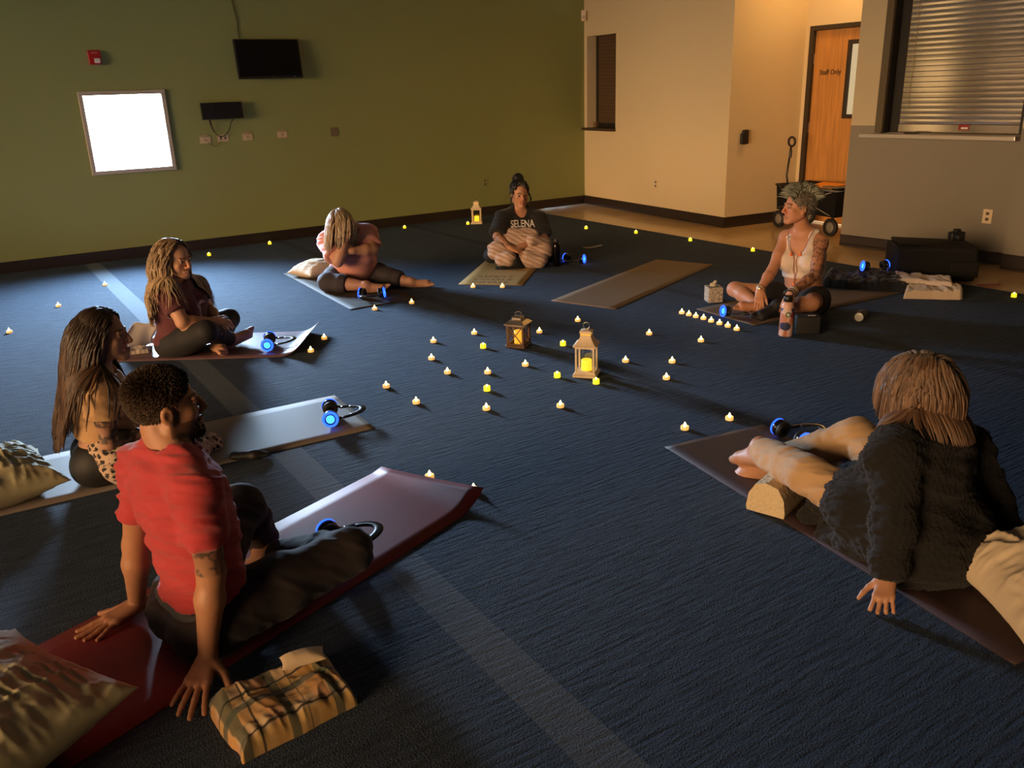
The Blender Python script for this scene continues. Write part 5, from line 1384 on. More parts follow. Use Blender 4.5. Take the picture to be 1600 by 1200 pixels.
bm = BM(); cone(bm, (hx - .065, 0, top - .22), (hx - .061, 0, top - .14), .017, .017, 10); local('handle_clamp', bm, M_tub, t)
WG = t
bm = BM(); box(bm, (0, 0, 0), (.30, .22, .02), RZ(.1) @ RX(.1), .004); o = obj('folder', bm, mat('orange_card', (.90, .30, .02), .6)); o.location = Vector((wc + WN * .20).tolist()) + Vector((0.10 * math.cos(wa), .10 * math.sin(wa), .492)); o.rotation_euler = (0, 0, wa); tag(o, 'orange folder lying on top of the black wagon', 'folder')
F = Field(); F.ell((0, 0, 0), (.17, .13, .09), None, .02); F.cap((-.1, .02, .0), (.14, -.02, .02), .07, .05, .03); o = blob('tote_bag', F, .010, M_ny, None, (), wrinkles(((9, 0, 0), (0, 9, 0), (0, 0, 9)), .02)); o.location = Vector((wc + WN * .24).tolist()) + Vector((-.04 * math.cos(wa), -.04 * math.sin(wa), .385)); tag(o, 'black bag bulging above the rim of the wagon', 'bag')
t = thing('storage_tray', 'grey lid tray at the right end of the black wagon', 'tray', wc + WN * .22 + np.array([math.cos(wa), math.sin(wa), 0]) * .26 + UP * .492, wa)
bm = BM(); box(bm, (0, 0, 0), (.22, .30, .014), None, .004); local('lid', bm, mat('grey_lid', (.16, .14, .12), .5), t)
# ================================================================== PEOPLE
def shirt(F, J, off, sleeve, hem, groups=('torso', 'trap', 'hips'), loose=1.0, sleeve_r=(.062, .060), neck_hole=None, k=None):
    """t-shirt field: sleeve = fraction of the upper arm, hem = point of the hem on the trunk axis"""
    S = F.pick(groups, off, k); up = nrm(J['neck'] - J['pel'])
    for q in 'LR':
        sh, el = J['sh' + q], J['el' + q]; d = nrm(el - sh)
        S.cyl(sh - d * .02, sh + (el - sh) * sleeve, sleeve_r[0] * loose, sleeve_r[1] * loose, .03, 'slv'); S.ell(sh, (sleeve_r[0] * loose,) * 3, None, .03, 'slv')
    if hem is not None: S.cut(hem, -up, .004)
    for o, r_, R in (neck_hole or ()): S.ell(o, r_, R, .006, '', 'sub')
    return S


def trousers(F, J, off, waist, end=.95, leg_r=None, loose=1.0, thin=1.0):
    S = F.pick(('hips',), off); up = nrm(J['neck'] - J['pel'])
    if waist is not None: S.cut(waist, up, .004)
    S.pr += F.pick(('thigh',), off).pr
    for q in 'LR':
        kn, an = J['kn' + q], J['an' + q]; cf = kn * .68 + an * .32; e = kn + (an - kn) * end; r = leg_r or (.058, .060, .046)
        if end > 0:
            S.cap(kn, cf, r[0] * loose, r[1] * loose, .02, 'leg'); S.cyl(cf, e, r[1] * loose, r[2] * thin, .02, 'leg')
    return S


def make_person(label, J, kind):
    t = thing('person', label, 'person', (J['pel'][0], J['pel'][1], 0))
    return t


def lookcol(c): return np.array(c)


# ------------------------------------------------------------------ 1. man in the red t-shirt, back to the viewer, leaning on his hands
J = dict(pel=P(326, 940, 2.29), neck=P(268, 706, 2.24), head=P(256, 632, 2.27), hf=V3(.86, .50, .02), hu=V3(.03, -.02, 1), shR=P(308, 768, 2.10), shL=P(222, 726, 2.34),
         elR=P(330, 893, 2.12), wrR=P(324, 1026, 2.085), elL=P(212, 850, 2.40), wrL=P(214, 943, 2.405), knL=P(376, 790, 2.66), anL=P(414, 846, 2.80), knR=P(545, 862, 2.47), anR=P(428, 872, 2.68),
         toL=P(432, 850, 2.98), toR=P(370, 865, 2.75), fwd=V3(.6, .8, 0), hipline=V3(.75, -.66, 0))
JM = J
T0 = make_person('man in a red t-shirt and dark trousers leaning back on both hands, seen from behind', J, 'man')
F, TT, AX, TH, HX = person(J, w=1.06, deep=1.0, fem=False, hs=.95, limb=1.0)
hR = nrm(fl(283, 1112) - fl(326, 1036)); hL = nrm(fl(120, 985) - fl(208, 948))
hand(F, J['wrR'] + UP * -.006, hR * .93 - UP * .20, UP * .95 + hR * .2, -1, 1.04, (.05, .10, .10), .17, .95, floor=.004)
hand(F, J['wrL'] + UP * -.004, hL * .94 - UP * .18, UP * .95 + hL * .2, 1, 1.04, (.05, .10, .10), .15, .9, floor=.004)
tat = [(J['shR'] * .62 + J['elR'] * .38 , J['elR'] * .96 + J['shR'] * .04, .075, (.035, .035, .035), 26, .045, 3)]
body = blob('body', F, .007, skin_mat('man_skin'), T0, [(TH(0, .01, -.02), .15, .0036), (J['wrR'] + hR * .08, (.13, .13, .07), .003), (J['wrL'] + hL * .08, (.13, .13, .07), .003)],
            color=skin_color((.42, .20, .105), TH, .95, stubble=(.07, .04, .028), scalp=(.05, .03, .018), tattoos=tat), clampz=.004)
eyes(TH, .95, T0)
up = nrm(J['neck'] - J['pel'])
S = shirt(F, J, .012, .60, TT(0, 0, .13), loose=1.0, sleeve_r=(.058, .060), neck_hole=[(J['neck'] + up * .045 + HX[1] * .01, (.072, .072, .055), None)])
fold = wrinkles(((7, 2, 9), (2, 8, 5), (3, 3, 17)), .015, 4, 2.2)
shirt_o = blob('t_shirt', S, .0065, mat('red_jersey', (0.42, 0.030, 0.034), .85, sheen=.25, bump=.12, scale=420), T0, folds=fold, smooth=2)
b_ = J['neck'] + up * .020 + HX[1] * .008; ring_pts = [b_ + (AX[0] * math.cos(a) * .068 + (HX[1] * .92 - up * .25) * math.sin(a) * .068) for a in np.linspace(0, 2 * PI, 28, endpoint=False)]
for i in range(28):
    q_ = np.array(ring_pts[i])[None]
    for _ in range(14): q_ = q_ - S.grad(q_) * (S.eval(q_) - .001)[:, None] * .6
    ring_pts[i] = q_[0]
bm = BM(); tube(bm, ring_pts, .0065, 8, True); obj('collar', bm, MATS['red_jersey'], shirt_o, True)
S = trousers(F, J, .014, TT(0, 0, .09), .97, (.066, .066, .054), 1.06, 1.0)
blob('trousers', S, .0075, mat('dark_brown_jersey', (0.021, 0.0135, 0.0135), .8, sheen=.1, bump=.1, scale=300), T0, folds=wrinkles(((9, 4, 4), (4, 10, 4), (3, 3, 12)), .012, 9), smooth=2, clampz=.004)
S = F.pick(('hips', 'torso'), .0075); S.cut(TT(0, 0, .125), up, .002); S.cut(TT(0, 0, .06), -up, .002)
blob('waistband', S, .006, mat('grey_elastic', (.05, .047, .043), .7, bump=.2, scale=200), T0)
# short hair: cropped sides, longer on top
p_, n_, l_, (hx, hy, hz) = scalp(TH, .95, 8500, 3, front=.064, low=-.012, back=-.085)
topk = np.clip((l_[:, 2] * .086 + .028 - .03) / .06, 0, 1)
rg = np.random.RandomState(1); ln = .007 + .014 * topk + .004 * rg.rand(len(p_)); dr = n_ * (.38 + .22 * topk[:, None]) - hy * (.45 * (1 - topk) - .35 * topk * (l_[:, 1:2] .ravel() > .2))[:, None] + hz * (.12 - .30 * (1 - topk))[:, None] + .12 * rg.normal(size=p_.shape)
dr /= np.linalg.norm(dr, axis=1, keepdims=True); uu = np.linspace(0, 1, 4)[None, :, None]; paths = p_[:, None, :] - n_[:, None, :] * .003 + dr[:, None, :] * ln[:, None, None] * uu - UP * (.006 * uu ** 2) * topk[:, None, None]
strands('hair', paths, .0024, .0007, hair_mat('short_brown_hair', .55), T0, 4, ((.030, .018, .010), (.085, .050, .026), (.026, .016, .009)), 5)
# chin beard
rb = np.random.RandomState(8); P_ = []
for k in range(900):
    x = rb.uniform(-.050, .050); z = -.050 - rb.rand() * .065; y = .05 + rb.rand() * .07; P_.append(TH(x, y, z))
P_ = np.array(P_)
for _ in range(12): P_ = P_ - F.grad(P_) * F.eval(P_)[:, None] * .7
L_ = (P_ - TH(0, 0, 0)) @ np.column_stack(HX) / .95; ok = (L_[:, 2] < -.052) & ((np.abs(L_[:, 0]) > .026) | (L_[:, 2] < -.086) | (L_[:, 2] > -.060)) & (L_[:, 1] > .02); P_ = P_[ok]; g_ = F.grad(P_)
paths = P_[:, None, :] - g_[:, None] * .002 + (g_ * .6 - UP * .8 + .3 * rb.normal(size=P_.shape))[:, None, :] * .0075 * np.linspace(0, 1, 3)[None, :, None]
strands('beard', paths, .0022, .0006, MATS['short_brown_hair'], T0, 4, ((.022, .013, .008), (.05, .03, .018)), 6)

# ------------------------------------------------------------------ 2. long dark hair, tan cropped top
J = dict(pel=P(166, 708, 3.52), neck=P(152, 588, 3.50), head=P(161, 522, 3.52), hf=V3(.99, .10, -.03), hu=V3(.02, 0, 1), shR=P(156, 612, 3.36), shL=P(160, 596, 3.66), elR=P(170, 690, 3.36), wrR=P(222, 676, 3.46), elL=P(205, 668, 3.72), wrL=P(236, 676, 3.62),
         knR=P(262, 724, 3.42), anR=P(268, 726, 3.72), knL=P(288, 700, 3.86), anL=P(240, 724, 3.60), fwd=V3(.97, .25, 0), hipline=V3(.2, -.98, 0))
T0 = make_person('woman with very long dark hair in a tan cropped top and black leggings, in profile', J, 'woman')
F, TT, AX, TH, HX = person(J, w=.92, deep=.92, bust=.02, hips=.96, limb=.88, hs=.97, feet=False)
hand(F, J['wrR'], V3(.95, .25, -.1), V3(.1, -.3, .95), -1, .92, (.3, .4, .3)); hand(F, J['wrL'], V3(.9, -.35, -.1), V3(.1, .2, .97), 1, .92, (.3, .4, .3))
tat = [(J['shR'] * .75 + J['elR'] * .25, J['elR'], .09, (.030, .028, .026), 24, .10, 3), (J['elR'], J['wrR'], .09, (.030, .028, .026), 26, .10, 5)]
blob('body', F, .0085, skin_mat('fair_skin'), T0, [(TH(0, .02, -.02), .135, .0042)], color=skin_color((.50, .27, .17), TH, .97, tattoos=tat), clampz=.006)
eyes(TH, .97, T0)
up = nrm(J['neck'] - J['pel'])
S = shirt(F, J, .014, .50, TT(0, 0, .33), loose=1.1, sleeve_r=(.060, .068), neck_hole=[(J['neck'] + up * .04 + HX[1] * .02, (.072, .072, .05), None)])
blob('cropped_top', S, .007, mat('tan_jersey', (0.56, 0.33, 0.15), .85, sheen=.2, bump=.1, scale=380), T0, folds=wrinkles(((6, 3, 8), (3, 7, 6), (3, 3, 12)), .016, 14), smooth=2)
S = trousers(F, J, .008, TT(0, 0, .20), .97, (.056, .058, .042), 1.0)
blob('leggings', S, .009, mat('black_leggings', (.010, .0095, .010), .65), T0, smooth=2, clampz=.006)
p_, n_, l_, (hx, hy, hz) = scalp(TH, .97, 900, 5, front=.060, low=.0, back=-.06)
d_ = n_ * .35 - hy * .55 + hx * np.sign((p_ - TH(0, 0, 0)) @ hx)[:, None] * .35 - UP * .25; d_ /= np.linalg.norm(d_, axis=1, keepdims=True)
FH = Field(); FH.pr = F.pr + S.pr[:0] + shirt(F, J, .016, .5, None, loose=1.1).pr
pull = lambda p, i: -HX[1] * .10
paths = grow(FH, p_ + n_ * .004, d_, 34, .0155, .34, .16, .72, .010, 3, .05, .12, pull)
strands('hair', paths, .0075, .0014, hair_mat('long_dark_hair'), T0, 5, ((.022, .012, .007), (.13, .066, .030), (.016, .010, .006)), 7, .6)
F2 = F; S2 = S

# ------------------------------------------------------------------ 3. blonde, maroon t-shirt
J = dict(pel=P(287, 527, 5.50), neck=P(268, 441, 5.46), head=P(274, 404, 5.44), hf=V3(.90, -.40, -.14), hu=V3(.10, -.05, 1), shR=P(262, 457, 5.33), shL=P(302, 450, 5.66), elR=P(285, 504, 5.24), wrR=P(330, 502, 5.40), elL=P(326, 484, 5.64), wrL=P(340, 500, 5.52),
         knR=P(322, 518, 5.20), anR=P(362, 530, 5.50), toR=P(390, 515, 5.58), knL=P(358, 498, 5.78), anL=P(342, 534, 5.42), toL=P(354, 540, 5.26), fwd=V3(.92, -.38, 0), tupL=V3(.5, -.5, .5), tupR=V3(.2, -.7, .6))
T0 = make_person('woman with long blonde hair in a maroon t-shirt and black leggings, cross-legged', J, 'woman')
F, TT, AX, TH, HX = person(J, w=1.02, deep=1.02, bust=.035, belly=.035, hips=1.08, limb=1.04, hs=1.0)
hand(F, J['wrR'], V3(.85, .35, -.25), V3(.2, -.6, .7), -1, .95, (.4, .5, .4)); hand(F, J['wrL'], V3(.6, -.55, -.5), V3(.6, .1, .7), 1, .95, (.4, .5, .4))
blob('body', F, .009, skin_mat('rosy_skin'), T0, [(TH(0, .02, -.02), .135, .0046), (J['toL'], .10, .005), (J['toR'], .10, .005)], color=skin_color((.56, .29, .17), TH, 1.0), clampz=.006)
eyes(TH, 1.0, T0)
up = nrm(J['neck'] - J['pel'])
S = shirt(F, J, .013, .66, TT(0, 0, .03), loose=1.1, sleeve_r=(.066, .064), neck_hole=[(J['neck'] + up * .035 + HX[1] * .03, (.072, .075, .05), None)])
M_mar = mat('maroon_jersey', (0.105, 0.022, 0.026), .85, sheen=.2, bump=.1, scale=380)
sh3 = blob('t_shirt', S, .008, M_mar, T0, folds=wrinkles(((6, 3, 8), (3, 7, 6), (3, 3, 12)), .014, 24), smooth=2)
# script lettering across the chest
gy = [(-.060, .030), (-.066, .010), (-.055, -.004), (-.040, .008), (-.036, .028), (-.038, .002), (-.044, -.050), (-.030, -.066), (-.022, -.046), (-.030, -.012), (-.008, .012), (.000, .022), (.002, .004), (.010, .020), (.016, .022), (.016, .004), (.024, .020), (.032, .021), (.034, .004), (.044, .010)]
gp = spline([(x, y, 0) for x, y in gy], 7); me = bpy.data.meshes.new('script_lettering'); bm = BM(); tube(bm, gp, .0024, 5, caps=True, r2=.5); bm.to_mesh(me); bm.free()
ctr = TT(.0, 0, .60); on_surface(S, me, ctr + AX[1] * .02, -AX[0], AX[2], AX[1], .0095, .20)
link('script_lettering', me, mat('pale_pink_print', (.80, .64, .62), .7), None); _par(bpy.data.objects[-1] if False else COL.objects[-1], sh3)
S = trousers(F, J, .009, TT(0, 0, .16), .94, (.060, .062, .046), 1.0)
blob('leggings', S, .0095, mat('charcoal_leggings', (.013, .012, .012), .75), T0, smooth=2, clampz=.006)
p_, n_, l_, (hx, hy, hz) = scalp(TH, 1.0, 760, 15, front=.046, low=.012, back=-.05)
sg = np.sign((p_ - TH(0, 0, 0)) @ hx + .004)[:, None]
d_ = n_ * .45 + hx * sg * .50 - hy * .50 + UP * .05; d_ /= np.linalg.norm(d_, axis=1, keepdims=True)
FH = Field(); FH.pr = F.pr + shirt(F, J, .016, .6, None, loose=1.1).pr
pull = lambda p, i: -HX[1] * (.12 if i < 9 else -.02)
paths = grow(FH, p_ + n_ * .006, d_, 31, .0155, .32, .30, .70, .014, 13, .22, .10, pull)
strands('hair', paths, .0080, .0014, hair_mat('blonde_hair'), T0, 5, ((.20, .12, .055), (.58, .42, .24), (.12, .07, .035)), 17, .6)

# ------------------------------------------------------------------ 4. woman in pink, head bowed on her hand
J = dict(pel=P(553, 428, 7.44), neck=P(550, 364, 7.34), head=P(534, 349, 7.22), hf=V3(.02, -.74, -.67), hu=V3(-.30, -.60, .74), shR=P(514, 377, 7.28), shL=P(573, 367, 7.40), elR=P(528, 409, 7.08), wrR=P(541, 370, 7.08), elL=P(582, 390, 7.22), wrL=P(548, 392, 7.10),
         knR=P(512, 441, 7.16), anR=P(574, 447, 7.06), toR=P(600, 443, 7.00), knL=P(609, 434, 7.30), anL=P(644, 442, 7.22), toL=P(672, 434, 7.18), fwd=V3(.15, -.98, 0), tupL=V3(.3, -.5, .8), tupR=V3(-.1, -.6, .8))
T0 = make_person('woman in a pink t-shirt bowing her face into one hand', J, 'woman')
F, TT, AX, TH, HX = person(J, w=1.16, deep=1.16, bust=.055, belly=.06, hips=1.2, limb=1.18, hs=1.0)
hand(F, J['wrR'], V3(.15, .25, .95), V3(.1, -.95, .2), -1, .95, (.3, .5, .4)); hand(F, J['wrL'], V3(-.9, .2, .1), V3(0, -1, .2), 1, .95, (.4, .5, .4))
blob('body', F, .009, skin_mat('warm_skin'), T0, [(TH(0, .02, -.02), .12, .005), (J['toL'] - V3(.03, 0, 0), .11, .005), (J['toR'], .10, .005), (J['wrR'] + UP * .07, .09, .005)], color=skin_color((.52, .27, .16), TH, 1.0), clampz=.006)
up = nrm(J['neck'] - J['pel'])
S = shirt(F, J, .016, .72, TT(0, 0, -.16), loose=1.24, sleeve_r=(.072, .070), neck_hole=[(J['neck'] + up * .035 + HX[1] * .03, (.075, .075, .05), None)])
sh4 = blob('t_shirt', S, .009, mat('pink_jersey', (0.62, 0.27, 0.215), .85, sheen=.2, bump=.1, scale=350), T0, folds=wrinkles(((4, 2, 9), (2, 5, 9), (3, 3, 14)), .020, 34), smooth=2, clampz=.007)
S = trousers(F, J, .012, TT(0, 0, .14), .50, (.074, .076, .070), 1.0, 1.0)
blob('leggings', S, .0095, mat('charcoal_capris', (.036, .028, .030), .8), T0, folds=wrinkles(((6, 3, 5), (3, 7, 5), (3, 3, 10)), .008, 36), smooth=2, clampz=.006)
p_, n_, l_, (hx, hy, hz) = scalp(TH, 1.0, 640, 25, front=.06, low=.0, back=-.05)
sg = np.sign((p_ - TH(0, 0, 0)) @ hx)[:, None]; d_ = n_ * .4 + hx * sg * .35 + hy * .15; d_ /= np.linalg.norm(d_, axis=1, keepdims=True)
FH = Field(); FH.pr = F.pr + shirt(F, J, .018, .6, None, loose=1.2).pr
paths = grow(FH, p_ + n_ * .006, d_, 15, .0160, .42, .12, .70, .010, 23, .05, .12, lambda p, i: V3(-.05, -.10, 0))
strands('hair', paths, .0085, .0014, hair_mat('ash_blonde_hair'), T0, 5, ((.22, .15, .085), (.50, .38, .25), (.30, .21, .12)), 27, .6)

# ------------------------------------------------------------------ 5. woman in the black shirt with the striped blanket
J = dict(pel=P(812, 392, 8.24), neck=P(812, 333, 8.22), head=P(812, 303, 8.17), hf=V3(.26, -.95, -.08), hu=V3(0, -.04, 1), shR=P(787, 341, 8.16), shL=P(840, 343, 8.20), elR=P(777, 370, 8.02), wrR=P(797, 387, 7.88), elL=P(850, 372, 8.08), wrL=P(814, 386, 7.92),
         knR=P(768, 399, 7.98), knL=P(857, 398, 8.02), anR=P(822, 407, 7.90), anL=P(806, 410, 7.86), toL=P(780, 413, 7.84), fwd=V3(.2, -.98, 0), tupL=V3(0, -.4, .9), toes=False)
T0 = make_person('woman with a black top knot in a lettered black t-shirt, blanket over her lap', J, 'woman')
F, TT, AX, TH, HX = person(J, w=1.08, deep=1.05, bust=.04, belly=.04, hips=1.1, limb=1.05, hs=1.0)
hand(F, J['wrR'], V3(.85, -.2, -.3), V3(.3, -.5, .8), -1, .95, (.3, .4, .3)); hand(F, J['wrL'], V3(-.85, -.3, -.2), V3(-.3, -.5, .8), 1, .95, (.3, .4, .3))
blob('body', F, .010, skin_mat('tan_skin'), T0, [(TH(0, .02, -.02), .135, .0046)], color=skin_color((.50, .25, .14), TH, 1.0, lip=(.30, .08, .06), tattoos=[(J['elR'], J['wrR'], .08, (.05, .045, .04), 30, .04, 3)]), clampz=.006)
eyes(TH, 1.0, T0)
up = nrm(J['neck'] - J['pel'])
S = shirt(F, J, .014, .88, TT(0, 0, .02), loose=1.22, sleeve_r=(.068, .074), neck_hole=[(J['neck'] + up * .03 + AX[1] * .045, (.060, .080, .085), np.column_stack(AX))])
sh5 = blob('t_shirt', S, .009, mat('black_jersey', (.007, .0066, .0066), .85, sheen=.15, bump=.1, scale=350), T0, folds=wrinkles(((6, 3, 8), (3, 7, 6), (3, 3, 12)), .012, 44), smooth=2)
me = text_mesh('SELENA', .084, .80, extrude=.0008, offset=.0015); on_surface(S, me, TT(-.005, 0, .80), -AX[0], AX[2], AX[1], .0090, .24); o = link('shirt_lettering', me, mat('white_print', (.72, .66, .60), .7)); _par(o, sh5)
S = trousers(F, J, .010, TT(0, 0, .14), .80, (.060, .062, .050), 1.0); blob('leggings', S, .010, mat('dark_leggings', (.012, .011, .016), .75), T0, smooth=1, clampz=.006)
S = F.pick(('foot',), .004); S.cap(J['anL'], J['anL'] * .7 + J['knL'] * .3, .040, .043, .02); blob('sock', S, .007, mat('black_sock', (.008, .008, .008), .85), T0, clampz=.006)
p_, n_, l_, (hx, hy, hz) = scalp(TH, 1.0, 620, 35, front=.062, low=.0, back=-.085)
kn_ = TH(.0, -.045, .122); to = kn_ - p_; dist = np.linalg.norm(to, axis=1, keepdims=True); uu = np.linspace(0, 1, 9)[None, :, None]
paths = p_[:, None] + to[:, None] * uu + n_[:, None] * (np.sin(uu * PI) * .62 * dist[:, None] * .5 + .004) * np.minimum(1, 2 * (1 - uu) + .1)
for k in range(9):
    q_ = paths[:, k]
    for _ in range(2): D_ = F.eval(q_); m_ = D_ < .005; q_[m_] += F.grad(q_[m_]) * (.005 - D_[m_])[:, None]
strands('hair', paths, .0075, .004, hair_mat('black_hair', .35), T0, 5, ((.006, .006, .006), (.022, .020, .018)), 37, .6)
rg = np.random.RandomState(4); q_ = []
for k in range(110):
    a, b = rg.rand() * 6.28, rg.uniform(.4, 1); th = np.linspace(0, 4.5, 10); r_ = .052 * b; ax1 = nrm(rg.normal(size=3)); ax2 = nrm(np.cross(ax1, rg.normal(size=3)))
    q_.append(kn_ + UP * .012 + (np.cos(th + a)[:, None] * ax1 + np.sin(th + a)[:, None] * ax2) * r_)
strands('top_knot', np.array(q_), .0070, .002, MATS['black_hair'], T0, 5, ((.006, .006, .006), (.022, .020, .018)), 38, .7)
rr_ = []
for sx in (-1, 1):
    for k in range(14): s0_ = TH(sx * .066, .045 - .01 * rg.rand(), .03 - .01 * rg.rand()); rr_.append([s0_ + HX[0] * sx * (.018 * u_ + .012 * math.sin(2.6 * u_)) * (1 + .5 * rg.rand()) - UP * .105 * u_ * (.7 + .4 * rg.rand()) for u_ in np.linspace(0, 1, 8)])
strands('loose_locks', np.array(rr_), .0028, .0006, MATS['black_hair'], T0, 4, ((.006, .006, .006), (.022, .020, .018)), 39)
# striped blanket over the lap
B = Field(); cpt = J['pel'] + V3(0, -.14, .12)
B.cap(J['knR'] + V3(.05, -.03, .05), J['pel'] + V3(-.06, -.20, .10), .085, .10, .05); B.cap(J['knL'] + V3(-.06, -.05, .05), J['pel'] + V3(.06, -.20, .10), .090, .10, .05)
B.cap(J['pel'] + V3(-.10, -.17, .165), J['pel'] + V3(.12, -.16, .15), .085, .085, .05); B.cap(J['wrL'] + V3(.06, -.02, -.10), J['knL'] + V3(-.09, -.14, -.03), .075, .065, .04); B.cap(J['wrR'] + V3(-.02, -.02, -.10), J['knR'] + V3(.10, -.10, -.02), .07, .06, .04)
B.cap(J['knL'] + V3(-.16, -.14, .16), J['knL'] + V3(-.02, -.04, .14), .045, .035, .03)
for q in ('L', 'R'):
    B.cap(J['el' + q], J['wr' + q], .036, .030, .02, '', None, 'sub'); B.ell(J['wr' + q] + V3(0, -.03, .01), (.055, .05, .03), None, .02, '', 'sub')


def stripes(axis, f, c0, c1, seed, warp=.04):
    def g_(Vt):
        s_ = Vt @ axis + warp * (fbm(Vt * 7, seed, 2) - .5); k = ((np.sin(s_ * f) > .1) * 1.0)[:, None]; return np.array(c0) * (1 - k) + np.array(c1) * k
    return g_


o = blob('striped_blanket', B, .0085, M_attr('striped_fleece'), None, (), wrinkles(((7, 3, 6), (3, 7, 6), (4, 4, 9)), .026, 54), stripes(nrm(V3(.5, .2, 1.0)), 165, (.56, .42, .33), (.42, .25, .18), 3), 2, .007)
tag(o, 'cream and rust striped fleece blanket bunched over the lap of the black-shirted woman', 'blanket')

# ------------------------------------------------------------------ 6. woman with the grey-green mohawk
J = dict(pel=P(1256, 467, 5.98), neck=P(1255, 362, 5.98), head=P(1248, 322, 5.95), hf=V3(-.985, -.12, .0), hu=V3(.04, 0, 1), shR=P(1229, 371, 6.06), shL=P(1282, 379, 5.90), elR=P(1206, 423, 5.92), wrR=P(1187, 454, 5.80), elL=P(1273, 430, 5.74), wrL=P(1236, 458, 5.58),
         knR=P(1148, 452, 6.16), anR=P(1188, 479, 5.86), toR=P(1168, 474, 5.84), knL=P(1268, 474, 5.62), anL=P(1212, 480, 5.66), toL=P(1196, 484, 5.60), fwd=V3(-.50, -.86, 0), tupR=V3(-.1, -.7, .7), tupL=V3(0, -.5, .8))
T0 = make_person('woman with a grey-green mohawk in a white cropped top and black shorts, facing left', J, 'woman')
F, TT, AX, TH, HX = person(J, w=.95, deep=.92, bust=.03, hips=.95, limb=.92, hs=1.0)
dR = V3(-.1, -.45, -.88); dL = V3(-.28, -.40, -.87)
hand(F, J['wrR'], dR, V3(-.35, -.85, .3), -1, .86, (.2, .35, .3), .05, .5); hand(F, J['wrL'], dL, V3(-.5, -.75, .4), 1, .86, (.2, .4, .3), .05, .5)
tat = [(J['shL'], J['elL'], .08, (.10, .055, .04), 40, .05, 3), (J['elL'], J['wrL'], .07, (.06, .04, .035), 38, .05, 5)]
blob('body', F, .0085, skin_mat('tanned_skin'), T0, [(TH(0, .01, -.02), .14, .0042), (J['wrR'] + dR * .08, .09, .0042), (J['wrL'] + dL * .08, .09, .0042), (J['toR'], .07, .005)], color=skin_color((.52, .24, .13), TH, 1.0, tattoos=tat, scalp=(.22, .17, .12)), clampz=.006)
eyes(TH, 1.0, T0, (.10, .12, .10))
up = nrm(J['neck'] - J['pel'])
S = F.pick(('torso',), .009); S.pr = [q for q in S.pr if not (q[0] == 'cap')]
for sx in (-1, 1): S.cap(TT(sx * .075, .055, .80), TT(sx * .092, .0, .985), .020, .018, .02, 'strap', (AX[0], 1.3)); S.cap(TT(sx * .092, .0, .985), TT(sx * .085, -.07, .82), .018, .020, .02, 'strap', (AX[0], 1.3))
S.cut(TT(0, 0, .36), -up, .004)
S.ell(TT(0, .10, .96), (.064, .14, .125), np.column_stack(AX), .01, '', 'sub'); S.ell(TT(0, -.10, 1.0), (.066, .10, .10), np.column_stack(AX), .01, '', 'sub')
for q in 'LR': S.ell(J['sh' + q] + (1 if q == 'R' else -1) * AX[0] * .012 - up * .01, (.058, .085, .085), np.column_stack(AX), .01, '', 'sub')
blob('cropped_top', S, .007, mat('white_ribbed_jersey', (0.72, 0.60, 0.52), .85, sheen=.2, bump=.2, scale=300), T0, folds=wrinkles(((5, 3, 8), (3, 6, 6), (3, 3, 11)), .006, 64), smooth=2)
S = F.pick(('hips',), .012); S.cut(TT(0, 0, .20), up, .004)
for q in 'LR':
    hp_, kn = J['hip' + q], J['kn' + q]; S.cap(hp_ * .9 + kn * .1, hp_ * .6 + kn * .4, .098, .092, .04, 'leg'); S.cyl(hp_ * .7 + kn * .3, hp_ * .40 + kn * .60, .092, .092, .03, 'leg')
blob('shorts', S, .008, mat('black_shorts', (.009, .009, .009), .8), T0, folds=wrinkles(((6, 3, 5), (3, 7, 5), (3, 3, 10)), .010, 66), smooth=2, clampz=.006)
S = F.pick(('foot',), .005); S.pr = [q for q in S.pr if np.linalg.norm(q[1] - J['anL']) < .2 and np.linalg.norm(q[1] - J['anL']) < np.linalg.norm(q[1] - J['anR'])]
blob('slipper', S, .007, mat('black_slipper', (.009, .009, .009), .7), T0, clampz=.006)
# swept-up crest, cropped sides
p_, n_, l_, (hx, hy, hz) = scalp(TH, 1.0, 2600, 45, front=.062, low=-.02, back=-.080); lx = (p_ - TH(0, 0, 0)) @ hx; ly = (p_ - TH(0, 0, 0)) @ hy; lz = (p_ - TH(0, 0, 0)) @ hz
crest = (np.abs(lx) < .046) & (lz > .03); rg = np.random.RandomState(6)
pc, nc, lyc = p_[crest], n_[crest], ly[crest]; d_ = nc * .40 + UP * 1.0 + hy * (.40 * np.clip((lyc - .0) / .06, -.9, 1))[:, None] + hx * (.2 * rg.normal(size=len(pc)))[:, None] + .22 * rg.normal(size=pc.shape); d_ /= np.linalg.norm(d_, axis=1, keepdims=True)
L_ = .050 + .038 * rg.rand(len(pc)); uu = np.linspace(0, 1, 9); curl = nrm_ = np.cross(d_, hx); sgn = np.where(lyc > 0.01, 1, -1)
paths = np.stack([pc - nc * .003 + d_ * (L_ * u_)[:, None] + (hy * (.020 * u_ ** 2 * np.where(lyc > .0, 1, -.9))[:, None]) - UP * (.028 * u_ ** 2.5) + .006 * np.sin(u_ * 5 + np.arange(len(pc)))[:, None] * hx for u_ in uu], 1)
strands('hair_crest', paths, .0058, .0012, hair_mat('grey_green_hair', .5), T0, 5, ((.17, .19, .14), (.42, .42, .33), (.12, .12, .09)), 47, .6)
ps, ns = p_[~crest], n_[~crest]; dr = ns * .5 - hy * .6 - UP * .35 + .25 * rg.normal(size=ps.shape); paths = ps[:, None] - ns[:, None] * .002 + dr[:, None] * (.013 + .014 * rg.rand(len(ps)))[:, None, None] * np.linspace(0, 1, 4)[None, :, None]
